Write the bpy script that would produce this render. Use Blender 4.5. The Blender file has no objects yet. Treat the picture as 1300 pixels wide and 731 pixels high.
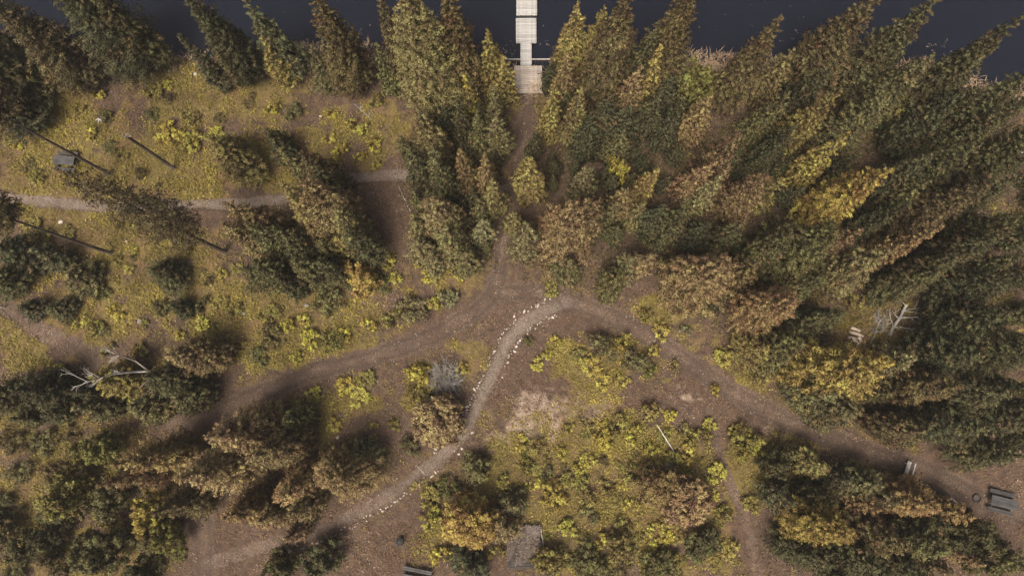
import bpy, math, random
import numpy as np
from math import radians as R

# ------------------------------------------------------------------ camera, sky, sun, exposure
scene = bpy.context.scene
C = scene.collection
H = 55.0                       # drone height (m)
F = 866.7                      # focal length in pixels of the 1300 px wide picture
CX, CY = 650.0, 365.5
TILT = math.atan((500.0 - CY) / F)
cam = bpy.data.cameras.new('camera'); cam.lens = 24.0; cam.sensor_width = 36.0
cam.clip_start = 0.5; cam.clip_end = 3000.0
camo = bpy.data.objects.new('camera', cam); C.objects.link(camo)
camo.location = (0, 0, H); camo.rotation_euler = (TILT, 0, 0)
scene.camera = camo

SUN_EL, SUN_AZ = 62.0, -24.0   # light comes over the photographer's back, a little from the left
world = bpy.data.worlds.new('World'); scene.world = world; world.use_nodes = True
wn = world.node_tree.nodes; wl = world.node_tree.links
bg = wn['Background']; sky = wn.new('ShaderNodeTexSky'); sky.sky_type = 'NISHITA'
sky.sun_disc = False; sky.sun_elevation = R(SUN_EL); sky.sun_rotation = R(180 - SUN_AZ)
sky.air_density = 0.35; sky.dust_density = 8.0; sky.ozone_density = 0.1
wl.new(sky.outputs[0], bg.inputs[0]); bg.inputs[1].default_value = 0.10
sl = bpy.data.lights.new('sun', 'SUN'); sl.energy = 2.9; sl.angle = R(22); sl.color = (1.0, 0.88, 0.69)
so = bpy.data.objects.new('sun', sl); C.objects.link(so); so.location = (0, -20, 70)
so.rotation_euler = (R(90 - SUN_EL), 0, R(SUN_AZ))
vs = scene.view_settings
vs.view_transform = 'Standard'; vs.look = 'None'; vs.gamma = 1.0; vs.exposure = 0.66
vs.use_curve_mapping = False
scene.render.engine = 'CYCLES'
scene.cycles.use_denoising = True; scene.cycles.denoiser = 'OPENIMAGEDENOISE'; scene.cycles.denoising_input_passes = 'RGB_ALBEDO_NORMAL'; scene.cycles.denoising_prefilter = 'NONE'
scene.cycles.max_bounces = 6; scene.cycles.diffuse_bounces = 3; scene.cycles.glossy_bounces = 2
scene.cycles.transmission_bounces = 3; scene.cycles.transparent_max_bounces = 4

# ------------------------------------------------------------------ helpers
rng = np.random.default_rng(7)
rnd = random.Random(11)
ct, st = math.cos(TILT), math.sin(TILT)

def at(u, v, z=0.0):
    """the point of the level z that the photograph shows at pixel (u, v)"""
    x = (u - CX) / F; y = -(v - CY) / F
    yy = y * ct + st; zz = y * st - ct
    k = (z - H) / zz
    return np.array([x * k, yy * k])

def vnoise(x, y, scale, seed):
    g = np.random.default_rng(seed).random((256, 256))
    fx = np.asarray(x) / scale + 1000.37; fy = np.asarray(y) / scale + 1000.71
    ix = np.floor(fx).astype(int); iy = np.floor(fy).astype(int)
    tx = fx - ix; ty = fy - iy
    tx = tx * tx * (3 - 2 * tx); ty = ty * ty * (3 - 2 * ty)
    a = g[ix % 256, iy % 256]; b = g[(ix + 1) % 256, iy % 256]
    c = g[ix % 256, (iy + 1) % 256]; d = g[(ix + 1) % 256, (iy + 1) % 256]
    return (a * (1 - tx) + b * tx) * (1 - ty) + (c * (1 - tx) + d * tx) * ty * 1.0

def fbm(x, y, scale, seed):
    return vnoise(x, y, scale, seed) * .5 + vnoise(x, y, scale * .45, seed + 1) * .3 + vnoise(x, y, scale * .2, seed + 2) * .2

def sstep(a, b, x):
    t = np.clip((np.asarray(x) - a) / (b - a), 0, 1)
    return t * t * (3 - 2 * t)

def new_mesh(name, verts, faces, mat=None, smooth=False, attrs=None):
    """verts (n,3); faces (m,4) or (m,3) array, or list of tuples"""
    me = bpy.data.meshes.new(name)
    if isinstance(faces, np.ndarray):
        v = np.asarray(verts, dtype=np.float32); n = faces.shape[1]
        me.vertices.add(len(v)); me.vertices.foreach_set('co', v.ravel())
        me.loops.add(faces.size); me.loops.foreach_set('vertex_index', faces.astype(np.int32).ravel())
        me.polygons.add(len(faces))
        me.polygons.foreach_set('loop_start', np.arange(0, faces.size, n, dtype=np.int32))
        me.update(calc_edges=True)
    else:
        me.from_pydata([tuple(p) for p in verts], [], faces); me.update()
    if attrs:
        for k, (typ, val) in attrs.items():
            a = me.attributes.new(k, typ, 'POINT')
            a.data.foreach_set('color' if typ == 'FLOAT_COLOR' else 'value', np.asarray(val, dtype=np.float32).ravel())
    if mat: me.materials.append(mat)
    if smooth: me.polygons.foreach_set('use_smooth', np.ones(len(me.polygons), dtype=bool))
    return me

def obj(name, me, parent=None, loc=(0, 0, 0), rot=(0, 0, 0), scale=(1, 1, 1), color=None):
    o = bpy.data.objects.new(name, me); C.objects.link(o)
    o.location = loc; o.rotation_euler = rot; o.scale = scale
    if parent is not None: o.parent = parent
    if color is not None: o.color = (*color, 1.0)
    return o

def tag(o, label=None, cat=None, group=None, kind=None):
    if label: o['label'] = label
    if cat: o['category'] = cat
    if group: o['group'] = group
    if kind: o['kind'] = kind
    return o

def root(name, label, cat, loc, rz=0.0, group=None, scale=(1, 1, 1)):
    o = obj(name, None, None, loc, (0, 0, rz), scale); o.empty_display_size = .3
    return tag(o, label, cat, group)

class MB:
    """collects simple shapes into one mesh"""
    def __init__(s): s.v = []; s.f = []
    def box(s, c, d, rz=0.0, jit=0.0, tilt=0.0, bevel=0.012):
        # a chamfered box: real boards have worn edges
        x, y, z = [k / 2 for k in d]; b = min(bevel, x * .45, y * .45, z * .45)
        pts = []
        for sz, ins in ((-1, 0), (1, -1), (1, 0), (-1, -1)):
            pass
        lv = [(-z, b), (-z + b, 0), (z - b, 0), (z, b)]
        n = len(s.v)
        for (zz, ins) in lv:
            for (sx, sy) in ((-1, -1), (1, -1), (1, 1), (-1, 1)):
                px = sx * (x - ins); py = sy * (y - ins); pz = zz + tilt * px
                q = (px * math.cos(rz) - py * math.sin(rz), px * math.sin(rz) + py * math.cos(rz), pz)
                s.v.append((c[0] + q[0] + rnd.uniform(-jit, jit), c[1] + q[1] + rnd.uniform(-jit, jit), c[2] + q[2]))
        s.f.append((n + 3, n + 2, n + 1, n))
        for k in range(3):
            a = n + 4 * k
            for i in range(4):
                j = (i + 1) % 4
                s.f.append((a + i, a + j, a + 4 + j, a + 4 + i))
        s.f.append((n + 12, n + 13, n + 14, n + 15))
        return s
    def tube(s, pts, rad, n=6, cap=True, wob=0.0):
        pts = [np.array(p, float) for p in pts]; base = len(s.v)
        for i, p in enumerate(pts):
            a = pts[max(i - 1, 0)]; b = pts[min(i + 1, len(pts) - 1)]
            d = b - a; d /= (np.linalg.norm(d) + 1e-9)
            ref = np.array([0, 0, 1.]) if abs(d[2]) < .9 else np.array([1., 0, 0])
            e1 = np.cross(d, ref); e1 /= np.linalg.norm(e1); e2 = np.cross(d, e1)
            rr = rad[i] if hasattr(rad, '__len__') else rad
            for k in range(n):
                t = 2 * math.pi * k / n; w = rr * (1 + rnd.uniform(-wob, wob))
                s.v.append(tuple(p + (e1 * math.cos(t) + e2 * math.sin(t)) * w))
        for i in range(len(pts) - 1):
            for k in range(n):
                a = base + i * n + k; b = base + i * n + (k + 1) % n
                s.f.append((a, b, b + n, a + n))
        if cap:
            s.f.append(tuple(base + k for k in range(n)))
            e = base + (len(pts) - 1) * n
            s.f.append(tuple(e + n - 1 - k for k in range(n)))
        return s
    def lathe(s, prof, n=16):
        base = len(s.v)
        for (r, z) in prof:
            for k in range(n):
                t = 2 * math.pi * k / n; s.v.append((r * math.cos(t), r * math.sin(t), z))
        for i in range(len(prof) - 1):
            for k in range(n):
                a = base + i * n + k; b = base + i * n + (k + 1) % n
                s.f.append((a, b, b + n, a + n))
        return s
    def mesh(s, name, mat, smooth=False): return new_mesh(name, s.v, s.f, mat, smooth)
    def build(s, name, mat, parent=None, smooth=False, **k): return obj(name, s.mesh(name, mat, smooth), parent, **k)

# ------------------------------------------------------------------ materials
def nodes(name):
    m = bpy.data.materials.new(name); m.use_nodes = True
    nt = m.node_tree; b = nt.nodes['Principled BSDF']
    return m, nt.nodes, nt.links, b

def mixc(N, L, fac, a, b, mode='MIX'):
    n = N.new('ShaderNodeMix'); n.data_type = 'RGBA'; n.blend_type = mode
    for sock, val in ((n.inputs[0], fac), (n.inputs[6], a), (n.inputs[7], b)):
        if isinstance(val, bpy.types.NodeSocket): L.new(val, sock)
        elif hasattr(val, '__len__'): sock.default_value = (*val[:3], 1)
        else: sock.default_value = val
    return n.outputs[2]

def maths(N, L, op, a, b=None, clamp=False):
    n = N.new('ShaderNodeMath'); n.operation = op; n.use_clamp = clamp
    for sock, val in zip(n.inputs, (a, b)):
        if val is None: continue
        if isinstance(val, bpy.types.NodeSocket): L.new(val, sock)
        else: sock.default_value = val
    return n.outputs[0]

def noise(N, L, vec, scale, detail=4, rough=.6):
    n = N.new('ShaderNodeTexNoise'); n.inputs['Scale'].default_value = scale
    n.inputs['Detail'].default_value = detail; n.inputs['Roughness'].default_value = rough
    L.new(vec, n.inputs['Vector']); return n.outputs[0]

def ramp(N, L, fac, stops):
    n = N.new('ShaderNodeValToRGB'); L.new(fac, n.inputs[0]); e = n.color_ramp.elements
    while len(e) < len(stops): e.new(.5)
    for k, (p, c) in zip(e, stops):
        k.position = p; k.color = (c, c, c, 1) if not hasattr(c, '__len__') else (*c, 1)
    return n.outputs[0]

def mat_foliage(name, transl=.28, rust=.65, green=(.080, .078, .036)):
    m, N, L, b = nodes(name)
    oi = N.new('ShaderNodeObjectInfo')
    at1 = N.new('ShaderNodeAttribute'); at1.attribute_name = 'tone'
    at2 = N.new('ShaderNodeAttribute'); at2.attribute_name = 'age'
    tc = N.new('ShaderNodeTexCoord')
    # older needles keep the tree's green, young tips and cones carry its own colour
    gcol = mixc(N, L, .45, oi.outputs['Color'], green)
    c1 = mixc(N, L, at2.outputs['Fac'], oi.outputs['Color'], gcol)
    nr = noise(N, L, tc.outputs['Object'], .8, 3, .6)   # cones and dying tips: rusty patches within a crown
    rf_ = maths(N, L, 'MULTIPLY', ramp(N, L, nr, ((.52, 0.), (.66, rust))), maths(N, L, 'SUBTRACT', 1.0, at2.outputs['Fac']))
    c1 = mixc(N, L, rf_, c1, (.215, .125, .062))
    hs = N.new('ShaderNodeHueSaturation'); L.new(c1, hs.inputs['Color'])
    L.new(maths(N, L, 'ADD', maths(N, L, 'MULTIPLY', at1.outputs['Fac'], .07), .465), hs.inputs['Hue'])
    L.new(maths(N, L, 'ADD', maths(N, L, 'MULTIPLY', at1.outputs['Fac'], 1.15), .45), hs.inputs['Value'])
    hs.inputs['Saturation'].default_value = 1.0
    L.new(hs.outputs[0], b.inputs['Base Color'])
    b.inputs['Roughness'].default_value = .62; b.inputs['Specular IOR Level'].default_value = .25
    tr = N.new('ShaderNodeBsdfTranslucent'); L.new(hs.outputs[0], tr.inputs[0])
    mx = N.new('ShaderNodeMixShader'); mx.inputs[0].default_value = transl
    L.new(b.outputs[0], mx.inputs[1]); L.new(tr.outputs[0], mx.inputs[2])
    L.new(mx.outputs[0], N['Material Output'].inputs[0])
    return m

def mat_wood(name, c1, c2, scale=6.0, rough=.8, stretch=(1, 12, 12), objvar=.25):
    m, N, L, b = nodes(name)
    tc = N.new('ShaderNodeTexCoord'); mp = N.new('ShaderNodeMapping')
    oi = N.new('ShaderNodeObjectInfo')
    L.new(tc.outputs['Object'], mp.inputs[0]); mp.inputs['Scale'].default_value = stretch
    ad = N.new('ShaderNodeVectorMath'); ad.operation = 'ADD'
    L.new(mp.outputs[0], ad.inputs[0])
    cm = N.new('ShaderNodeCombineXYZ'); L.new(maths(N, L, 'MULTIPLY', oi.outputs['Random'], 57.0), cm.inputs[0]); L.new(cm.outputs[0], ad.inputs[1])
    n1 = noise(N, L, ad.outputs[0], scale * .25, 6, .7)
    n2 = noise(N, L, tc.outputs['Object'], 1.7, 5, .65)
    col = mixc(N, L, ramp(N, L, n1, ((.3, 0.), (.7, 1.))), c1, c2)
    col = mixc(N, L, ramp(N, L, n2, ((.42, 0.), (.62, .7))), col, [k * .55 for k in c1])
    vv = maths(N, L, 'ADD', maths(N, L, 'MULTIPLY', oi.outputs['Random'], objvar * 2), 1 - objvar)
    hs = N.new('ShaderNodeHueSaturation'); L.new(col, hs.inputs['Color']); L.new(vv, hs.inputs['Value'])
    L.new(hs.outputs[0], b.inputs['Base Color']); b.inputs['Roughness'].default_value = rough
    bp = N.new('ShaderNodeBump'); bp.inputs['Strength'].default_value = .5; bp.inputs['Distance'].default_value = .01
    L.new(n1, bp.inputs['Height']); L.new(bp.outputs[0], b.inputs['Normal'])
    return m

def mat_stone(name, c1, c2):
    m, N, L, b = nodes(name)
    tc = N.new('ShaderNodeTexCoord'); oi = N.new('ShaderNodeObjectInfo')
    n1 = noise(N, L, tc.outputs['Object'], 9, 5, .7)
    col = mixc(N, L, ramp(N, L, n1, ((.35, 0.), (.65, 1.))), c1, c2)
    hs = N.new('ShaderNodeHueSaturation'); L.new(col, hs.inputs['Color'])
    L.new(maths(N, L, 'ADD', maths(N, L, 'MULTIPLY', oi.outputs['Random'], .6), .6), hs.inputs['Value'])
    L.new(hs.outputs[0], b.inputs['Base Color']); b.inputs['Roughness'].default_value = .85
    bp = N.new('ShaderNodeBump'); bp.inputs['Strength'].default_value = .6; bp.inputs['Distance'].default_value = .03
    L.new(n1, bp.inputs['Height']); L.new(bp.outputs[0], b.inputs['Normal'])
    return m

def mat_scatter(name, ca, cb, cc, rough=.75, transl=0.0):
    """small scattered pieces: colour runs over three tones by the 'tone' attribute and by place"""
    m, N, L, b = nodes(name)
    a = N.new('ShaderNodeAttribute'); a.attribute_name = 'tone'
    ge = N.new('ShaderNodeNewGeometry')
    n1 = noise(N, L, ge.outputs['Position'], .22, 4, .6)
    f = maths(N, L, 'ADD', maths(N, L, 'MULTIPLY', a.outputs['Fac'], .6), maths(N, L, 'SUBTRACT', maths(N, L, 'MULTIPLY', n1, 1.3), .45))
    col = ramp(N, L, f, ((.0, ca), (.5, cb), (1., cc)))
    L.new(col, b.inputs['Base Color']); b.inputs['Roughness'].default_value = rough
    b.inputs['Specular IOR Level'].default_value = .2
    if transl:
        tr = N.new('ShaderNodeBsdfTranslucent'); L.new(col, tr.inputs[0])
        mx = N.new('ShaderNodeMixShader'); mx.inputs[0].default_value = transl
        L.new(b.outputs[0], mx.inputs[1]); L.new(tr.outputs[0], mx.inputs[2])
        L.new(mx.outputs[0], N['Material Output'].inputs[0])
    return m

def mat_ground():
    m, N, L, b = nodes('ground_earth')
    ge = N.new('ShaderNodeNewGeometry'); P = ge.outputs['Position']
    a = N.new('ShaderNodeAttribute'); a.attribute_name = 'mask'
    sep = N.new('ShaderNodeSeparateColor'); L.new(a.outputs['Color'], sep.inputs[0])
    road, veg, dry = sep.outputs[0], sep.outputs[1], sep.outputs[2]
    a2 = N.new('ShaderNodeAttribute'); a2.attribute_name = 'wear'
    sep2 = N.new('ShaderNodeSeparateColor'); L.new(a2.outputs['Color'], sep2.inputs[0])
    rut, gravel = sep2.outputs[0], sep2.outputs[1]
    nb = noise(N, L, P, .35, 5, .6); nm = noise(N, L, P, 1.6, 5, .65); nf = noise(N, L, P, 7.0, 5, .7); nx = noise(N, L, P, 11.0, 3, .75)
    litter = mixc(N, L, ramp(N, L, nm, ((.35, 0.), (.65, 1.))), (.048, .034, .027), (.100, .067, .050))
    litter = mixc(N, L, ramp(N, L, nf, ((.45, 0.), (.7, .55))), litter, (.135, .098, .072))
    moss = mixc(N, L, ramp(N, L, nf, ((.35, 0.), (.65, 1.))), (.085, .070, .027), (.185, .148, .052))
    moss = mixc(N, L, ramp(N, L, nb, ((.42, 0.), (.60, .85))), moss, (.140, .090, .050))
    vf = maths(N, L, 'ADD', veg, maths(N, L, 'MULTIPLY', maths(N, L, 'SUBTRACT', nm, .5), 1.1))
    col = mixc(N, L, ramp(N, L, vf, ((.3, 0.), (.62, 1.))), litter, moss)
    dryc = mixc(N, L, ramp(N, L, nf, ((.35, 0.), (.62, 1.))), (.14, .100, .076), (.36, .285, .225))
    df = maths(N, L, 'ADD', dry, maths(N, L, 'MULTIPLY', maths(N, L, 'SUBTRACT', nm, .5), 1.8))
    col = mixc(N, L, ramp(N, L, df, ((.35, 0.), (.85, 1.))), col, dryc)
    soil = mixc(N, L, ramp(N, L, nm, ((.34, 0.), (.66, 1.))), (.056, .042, .033), (.132, .100, .079))
    soil = mixc(N, L, ramp(N, L, nf, ((.50, 0.), (.60, .8))), soil, (.130, .078, .050))
    soil = mixc(N, L, ramp(N, L, nx, ((.54, 0.), (.62, .85))), soil, (.260, .200, .160))
    soil = mixc(N, L, ramp(N, L, nb, ((.40, .0), (.62, .65))), soil, (.060, .041, .034))
    rm = maths(N, L, 'MULTIPLY', rut, ramp(N, L, nm, ((.3, .2), (.7, 1.))))
    soil = mixc(N, L, maths(N, L, 'MULTIPLY', rm, .9), soil, (.046, .034, .028))
    gr = mixc(N, L, ramp(N, L, nx, ((.4, 0.), (.65, 1.))), (.115, .092, .076), (.265, .228, .200))
    gf = maths(N, L, 'MULTIPLY', gravel, ramp(N, L, nm, ((.25, .35), (.6, 1.))))
    soil = mixc(N, L, gf, soil, gr)
    rf = maths(N, L, 'ADD', road, maths(N, L, 'MULTIPLY', maths(N, L, 'SUBTRACT', nf, .5), .9))
    col = mixc(N, L, ramp(N, L, rf, ((.3, 0.), (.7, 1.))), col, soil)
    L.new(col, b.inputs['Base Color']); b.inputs['Roughness'].default_value = .95
    b.inputs['Specular IOR Level'].default_value = .1
    bp = N.new('ShaderNodeBump'); bp.inputs['Strength'].default_value = .8; bp.inputs['Distance'].default_value = .08
    L.new(maths(N, L, 'ADD', nf, maths(N, L, 'MULTIPLY', nx, .5)), bp.inputs['Height']); L.new(bp.outputs[0], b.inputs['Normal'])
    return m

def mat_water():
    m, N, L, b = nodes('lake_water')
    ge = N.new('ShaderNodeNewGeometry')
    b.inputs['Base Color'].default_value = (.008, .010, .018, 1); b.inputs['Roughness'].default_value = .12
    b.inputs['IOR'].default_value = 1.33
    n1 = noise(N, L, ge.outputs['Position'], 1.1, 4, .6); n2 = noise(N, L, ge.outputs['Position'], 5, 2, .5)
    bp = N.new('ShaderNodeBump'); bp.inputs['Strength'].default_value = .35; bp.inputs['Distance'].default_value = .06
    L.new(maths(N, L, 'ADD', n1, maths(N, L, 'MULTIPLY', n2, .4)), bp.inputs['Height']); L.new(bp.outputs[0], b.inputs['Normal'])
    return m

M = dict(
    needle=mat_foliage('conifer_needles', .22),
    leaf=mat_foliage('broad_leaves', .35, .3, (.075, .080, .022)),
    bark=mat_wood('bark', (.045, .034, .028), (.105, .082, .068), 5, .9, (6, 6, 1)),
    greybark=mat_wood('weathered_bare_wood', (.22, .205, .195), (.44, .42, .40), 5, .85, (6, 6, 1), .15),
    birch=mat_wood('pale_dead_wood', (.42, .39, .36), (.70, .67, .62), 5, .75, (4, 4, 4), .1),
    plank=mat_wood('weathered_grey_planks', (.34, .338, .336), (.54, .54, .54), 5, .8, (2, 14, 14), .16),
    landing=mat_wood('sun_bleached_planks', (.30, .262, .235), (.48, .43, .395), 5, .8, (2, 14, 14), .16),
    table=mat_wood('dark_grey_boards', (.030, .030, .033), (.068, .069, .074), 5, .7, (2, 14, 14), .2),
    palewood=mat_wood('fresh_cut_wood', (.42, .33, .26), (.62, .53, .45), 5, .75, (2, 10, 10), .15),
    darklog=mat_wood('dark_rotten_log', (.030, .026, .024), (.07, .058, .052), 5, .9, (3, 8, 8)),
    stick=mat_wood('dry_sticks', (.10, .08, .065), (.26, .22, .19), 5, .9, (2, 2, 2), .2),
    stone=mat_stone('pale_path_stone', (.34, .31, .28), (.62, .58, .52)),
    rock=mat_stone('grey_rock', (.18, .17, .17), (.34, .33, .33)),
    black=mat_stone('blackened_metal', (.010, .011, .012), (.026, .028, .030)),
    chips=mat_scatter('weathered_chips', (.040, .031, .027), (.105, .084, .074), (.24, .205, .185), .9),
    ground=mat_ground(), water=mat_water(),
    cover=mat_scatter('low_leafy_plants', (.095, .080, .030), (.240, .200, .055), (.470, .395, .090), .6, .25),
    mound=mat_scatter('mound_leaves', (.095, .082, .030), (.240, .205, .058), (.470, .390, .090), .6, .25),
    russet=mat_scatter('russet_leaves', (.085, .050, .036), (.165, .105, .070), (.290, .205, .120), .75, .15),
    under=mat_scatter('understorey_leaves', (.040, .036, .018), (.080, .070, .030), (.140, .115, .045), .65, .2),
    grass=mat_scatter('dry_grass_blades', (.120, .090, .042), (.230, .175, .075), (.300, .250, .110), .7, .2),
    twig=mat_scatter('litter_bits', (.050, .034, .025), (.150, .100, .068), (.380, .290, .220), .9),
    pebble=mat_scatter('pebbles', (.10, .08, .075), (.26, .22, .205), (.50, .46, .43), .9),
    reed=mat_scatter('pale_shore_reeds', (.26, .18, .11), (.44, .32, .21), (.56, .44, .30), .7, .2),
)

# ------------------------------------------------------------------ terrain fields
def poly(pts): return np.array([at(u, v) for u, v in pts])
PX = 1 / 15.8     # metres per photo pixel on the ground, for widths
PATHS = {
    'dirt_road': (poly([(632, 352), (626, 374), (604, 396), (545, 428), (470, 455), (400, 470), (330, 500), (265, 528), (232, 552), (240, 610), (258, 660), (258, 760)]), .90),
    'dock_road': (poly([(670, 100), (668, 150), (664, 205), (650, 262), (637, 320), (632, 360)]), .68),
    'dirt_road.001': (poly([(628, 372), (690, 372), (742, 388), (802, 413), (862, 452), (920, 492), (1000, 536), (1100, 572), (1185, 600), (1262, 642), (1340, 668)]), .92),
    'gravel_path': (poly([(720, 384), (700, 391), (666, 408), (645, 432), (631, 462), (617, 494), (602, 524), (584, 554), (558, 582), (524, 608), (486, 634), (438, 660), (392, 680), (330, 694), (262, 716)]), .56),
    'footpath': (poly([(-30, 246), (30, 254), (90, 260), (150, 262), (215, 260), (300, 258), (350, 255), (400, 240), (445, 226), (505, 222), (560, 226), (640, 240)]), .50),
    'footpath.001': (poly([(-30, 366), (0, 382), (26, 404), (52, 422), (86, 435), (116, 451), (165, 482), (205, 520), (236, 552)]), .75),
    'footpath.002': (poly([(900, 520), (908, 560), (920, 600), (941, 645), (955, 690), (968, 760)]), .42),
}
SOIL = [  # bare earth: u, v, ru, rv, weight
    (660, 380, 60, 26, 1.), (560, 452, 50, 26, .6), (500, 520, 26, 36, .6), (455, 560, 26, 30, .5), (640, 490, 26, 50, .6), (610, 430, 34, 24, .6), (690, 500, 50, 34, .5),
    (870, 500, 50, 26, .55), (930, 520, 50, 24, .55), (800, 510, 50, 14, .5), (500, 690, 80, 40, .85), (420, 690, 60, 34, .7), (300, 700, 40, 24, .45), (980, 715, 46, 34, .9), (1270, 640, 50, 40, .9),
    (1200, 620, 60, 24, .8), (660, 620, 16, 60, .6), (675, 640, 14, 40, .7), (240, 545, 30, 20, .9), (130, 548, 90, 16, .55), (672, 200, 16, 70, .4), (760, 220, 60, 12, .4), (1000, 285, 40, 20, .5), (500, 300, 40, 60, .55), (480, 255, 26, 22, .6), (150, 468, 20, 14, .6),
    (165, 160, 26, 12, .5), (330, 150, 20, 10, .5), (420, 165, 30, 10, .5), (235, 120, 24, 10, .5), (165, 300, 16, 10, .4), (130, 330, 14, 12, .5), (250, 205, 14, 14, .5), (300, 350, 14, 10, .4)]
DRY = [(692, 512, 34, 26, .75), (668, 535, 22, 16, .7), (640, 560, 30, 24, .45), (720, 500, 34, 16, .5), (600, 560, 30, 16, .3), (905, 75, 60, 12, .9), (205, 62, 40, 12, .7), (490, 52, 30, 12, .8), (690, 545, 16, 10, .8), (760, 505, 40, 14, .4), (885, 500, 20, 8, .6), (985, 550, 36, 10, .4)]
VEG = [(25, 445, 60, 30, .8), (40, 350, 70, 50, .8), (20, 540, 60, 30, .6), (760, 500, 60, 16, .45), (850, 480, 30, 14, .5), (600, 470, 20, 30, .4), (420, 590, 60, 30, .5), (350, 520, 60, 14, .4), (640, 600, 30, 40, .5), (1010, 565, 60, 14, .45), (330, 120, 60, 40, .5), (120, 180, 150, 60, .8), (60, 230, 70, 20, .7), (200, 210, 110, 40, 1.), (230, 170, 60, 36, 1.), (320, 220, 60, 26, .9), (250, 110, 60, 26, .7), (440, 170, 60, 40, .9), (440, 205, 50, 14, .9), (80, 300, 90, 60, .8), (200, 330, 90, 50, .75), (150, 380, 80, 60, .85), (260, 400, 80, 60, .9), (340, 420, 60, 50, .9), (400, 440, 60, 26, .9), (500, 400, 60, 22, .8),
    (440, 505, 42, 34, 1.), (430, 540, 30, 16, .7), (535, 490, 26, 36, .9), (755, 460, 50, 26, 1.), (715, 445, 30, 14, .6), (760, 570, 100, 44, 1.9), (700, 640, 50, 60, 1.8), (800, 640, 110, 80, 1.9), (900, 590, 60, 40, 1.7), (900, 680, 40, 50, .8), (990, 600, 40, 34, .7), (600, 440, 20, 22, .45), (575, 445, 12, 12, .7), (620, 405, 20, 8, .3), (830, 400, 30, 16, .6), (930, 460, 50, 20, .6), (1150, 420, 90, 50, .5), (560, 350, 60, 26, .6), (60, 120, 80, 30, .5), (560, 690, 26, 30, .6), (60, 620, 120, 90, .75), (130, 700, 90, 60, .75)]

def seg_dist(x, y, pl):
    d = np.full(np.shape(x), 1e9)
    for a, b in zip(pl[:-1], pl[1:]):
        ab = b - a; t = np.clip(((x - a[0]) * ab[0] + (y - a[1]) * ab[1]) / (ab @ ab), 0, 1)
        d = np.minimum(d, np.hypot(x - a[0] - t * ab[0], y - a[1] - t * ab[1]))
    return d

def blobs(x, y, lst, grow=1.0):
    r = np.zeros(np.shape(x)); x0, y0 = x, y
    x = x0 + (fbm(x0, y0, 2.6, 201) - .5) * 4.2; y = y0 + (fbm(x0, y0, 2.6, 205) - .5) * 4.2
    for u, v, ru, rv, w in lst:
        c = at(u, v); q = ((x - c[0]) / (ru * PX * grow)) ** 2 + ((y - c[1]) / (rv * PX * grow)) ** 2
        r = np.maximum(r, w * np.clip(1.25 - q * .75, 0, 1) ** .8)
    return r

_su = np.array([(-300, 20), (0, 42), (90, 52), (190, 54), (330, 50), (430, 46), (490, 47), (560, 62), (640, 80), (672, 80), (705, 76), (780, 66), (880, 60), (960, 64), (1060, 78), (1130, 78), (1180, 66), (1230, 90), (1300, 105), (1700, 140)], float)
_sw = np.array([at(u, v) for u, v in _su])
def shore(x): return np.interp(x, _sw[:, 0], _sw[:, 1]) - .75

WATER_Z = -.42
def path_fields(x, y):
    out = {}
    wob = (fbm(x, y, 1.8, 41) - .5) * 1.1
    for k, (pl, w) in PATHS.items():
        out[k] = (seg_dist(x, y, pl) + wob * (.8 if w > 1 else .35)) / w
    return out

def fields(x, y):
    pf = path_fields(x, y)
    road = np.zeros(np.shape(x))
    for k, d in pf.items(): road = np.maximum(road, 1 - sstep(.6, 1.25, d))
    soil = blobs(x, y, SOIL)
    veg = blobs(x, y, VEG) * (.26 + 1.1 * sstep(.34, .60, fbm(x, y, 2.4, 77))) + .42 * sstep(.40, .66, fbm(x, y, 4, 78))
    dry = blobs(x, y, DRY)
    roadm = np.clip(np.maximum(road, soil * .6 * (.5 + .8 * fbm(x, y, 1.5, 91))), 0, 1)
    vegm = np.clip(veg, 0, 1) * (1 - sstep(.25, .75, road)) * (1 - .55 * np.clip(soil, 0, 1) * (1 - blobs(x, y, VEG)))
    return pf, road, roadm, np.clip(vegm, 0, 1), np.clip(dry, 0, 1) * (1 - .8 * road)

def ground_z(x, y, road=None):
    x = np.asarray(x, float); y = np.asarray(y, float)
    z = (fbm(x, y, 9, 5) - .5) * .45 + (fbm(x, y, 1.5, 9) - .5) * .10
    if road is None:
        road = np.zeros(x.shape)
        for k, (pl, w) in PATHS.items(): road = np.maximum(road, 1 - sstep(.6, 1.6, seg_dist(x, y, pl) / w))
    z = z * (1 - .55 * road) - .07 * road
    d = y - shore(x) + (fbm(x, y, 3, 15) - .5) * 1.2
    z = z - 1.5 * sstep(-1.8, 2.2, d) - 3.0 * sstep(2, 9, d)
    return z

# ground sheet, cut into ground and paths along ragged edges
gx = np.unique(np.concatenate([np.arange(-47, 47.01, .2), 47 * np.geomspace(1.02, 6, 22), -47 * np.geomspace(1.02, 6, 22)]))
gy = np.unique(np.concatenate([np.arange(-17, 39.01, .2), -17 * np.geomspace(1.04, 15, 22), 39 * np.geomspace(1.04, 2.0, 12)]))
X, Y = np.meshgrid(gx, gy, indexing='ij')
pf, road, roadm, vegm, drym = fields(X, Y)
Z = ground_z(X, Y, road)
rut = np.zeros_like(X)
for k_ in PATHS:
    if 'road' in k_: rut = np.maximum(rut, np.exp(-((pf[k_] - .55) / .20) ** 2))
grav = 1 - sstep(.35, 1.25, pf['gravel_path'] + (fbm(X, Y, 1.0, 71) - .5) * .9); grav *= (.2 + .6 * sstep(-12, -2, Y)) * (1 - sstep(6.2, 8.6, Y))
fp = 1 - sstep(.6, 1.1, pf['footpath']); grav = np.maximum(grav, fp * .8)
wear = np.stack([rut, grav, np.zeros_like(rut), np.ones_like(rut)], -1).reshape(-1, 4)
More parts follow.
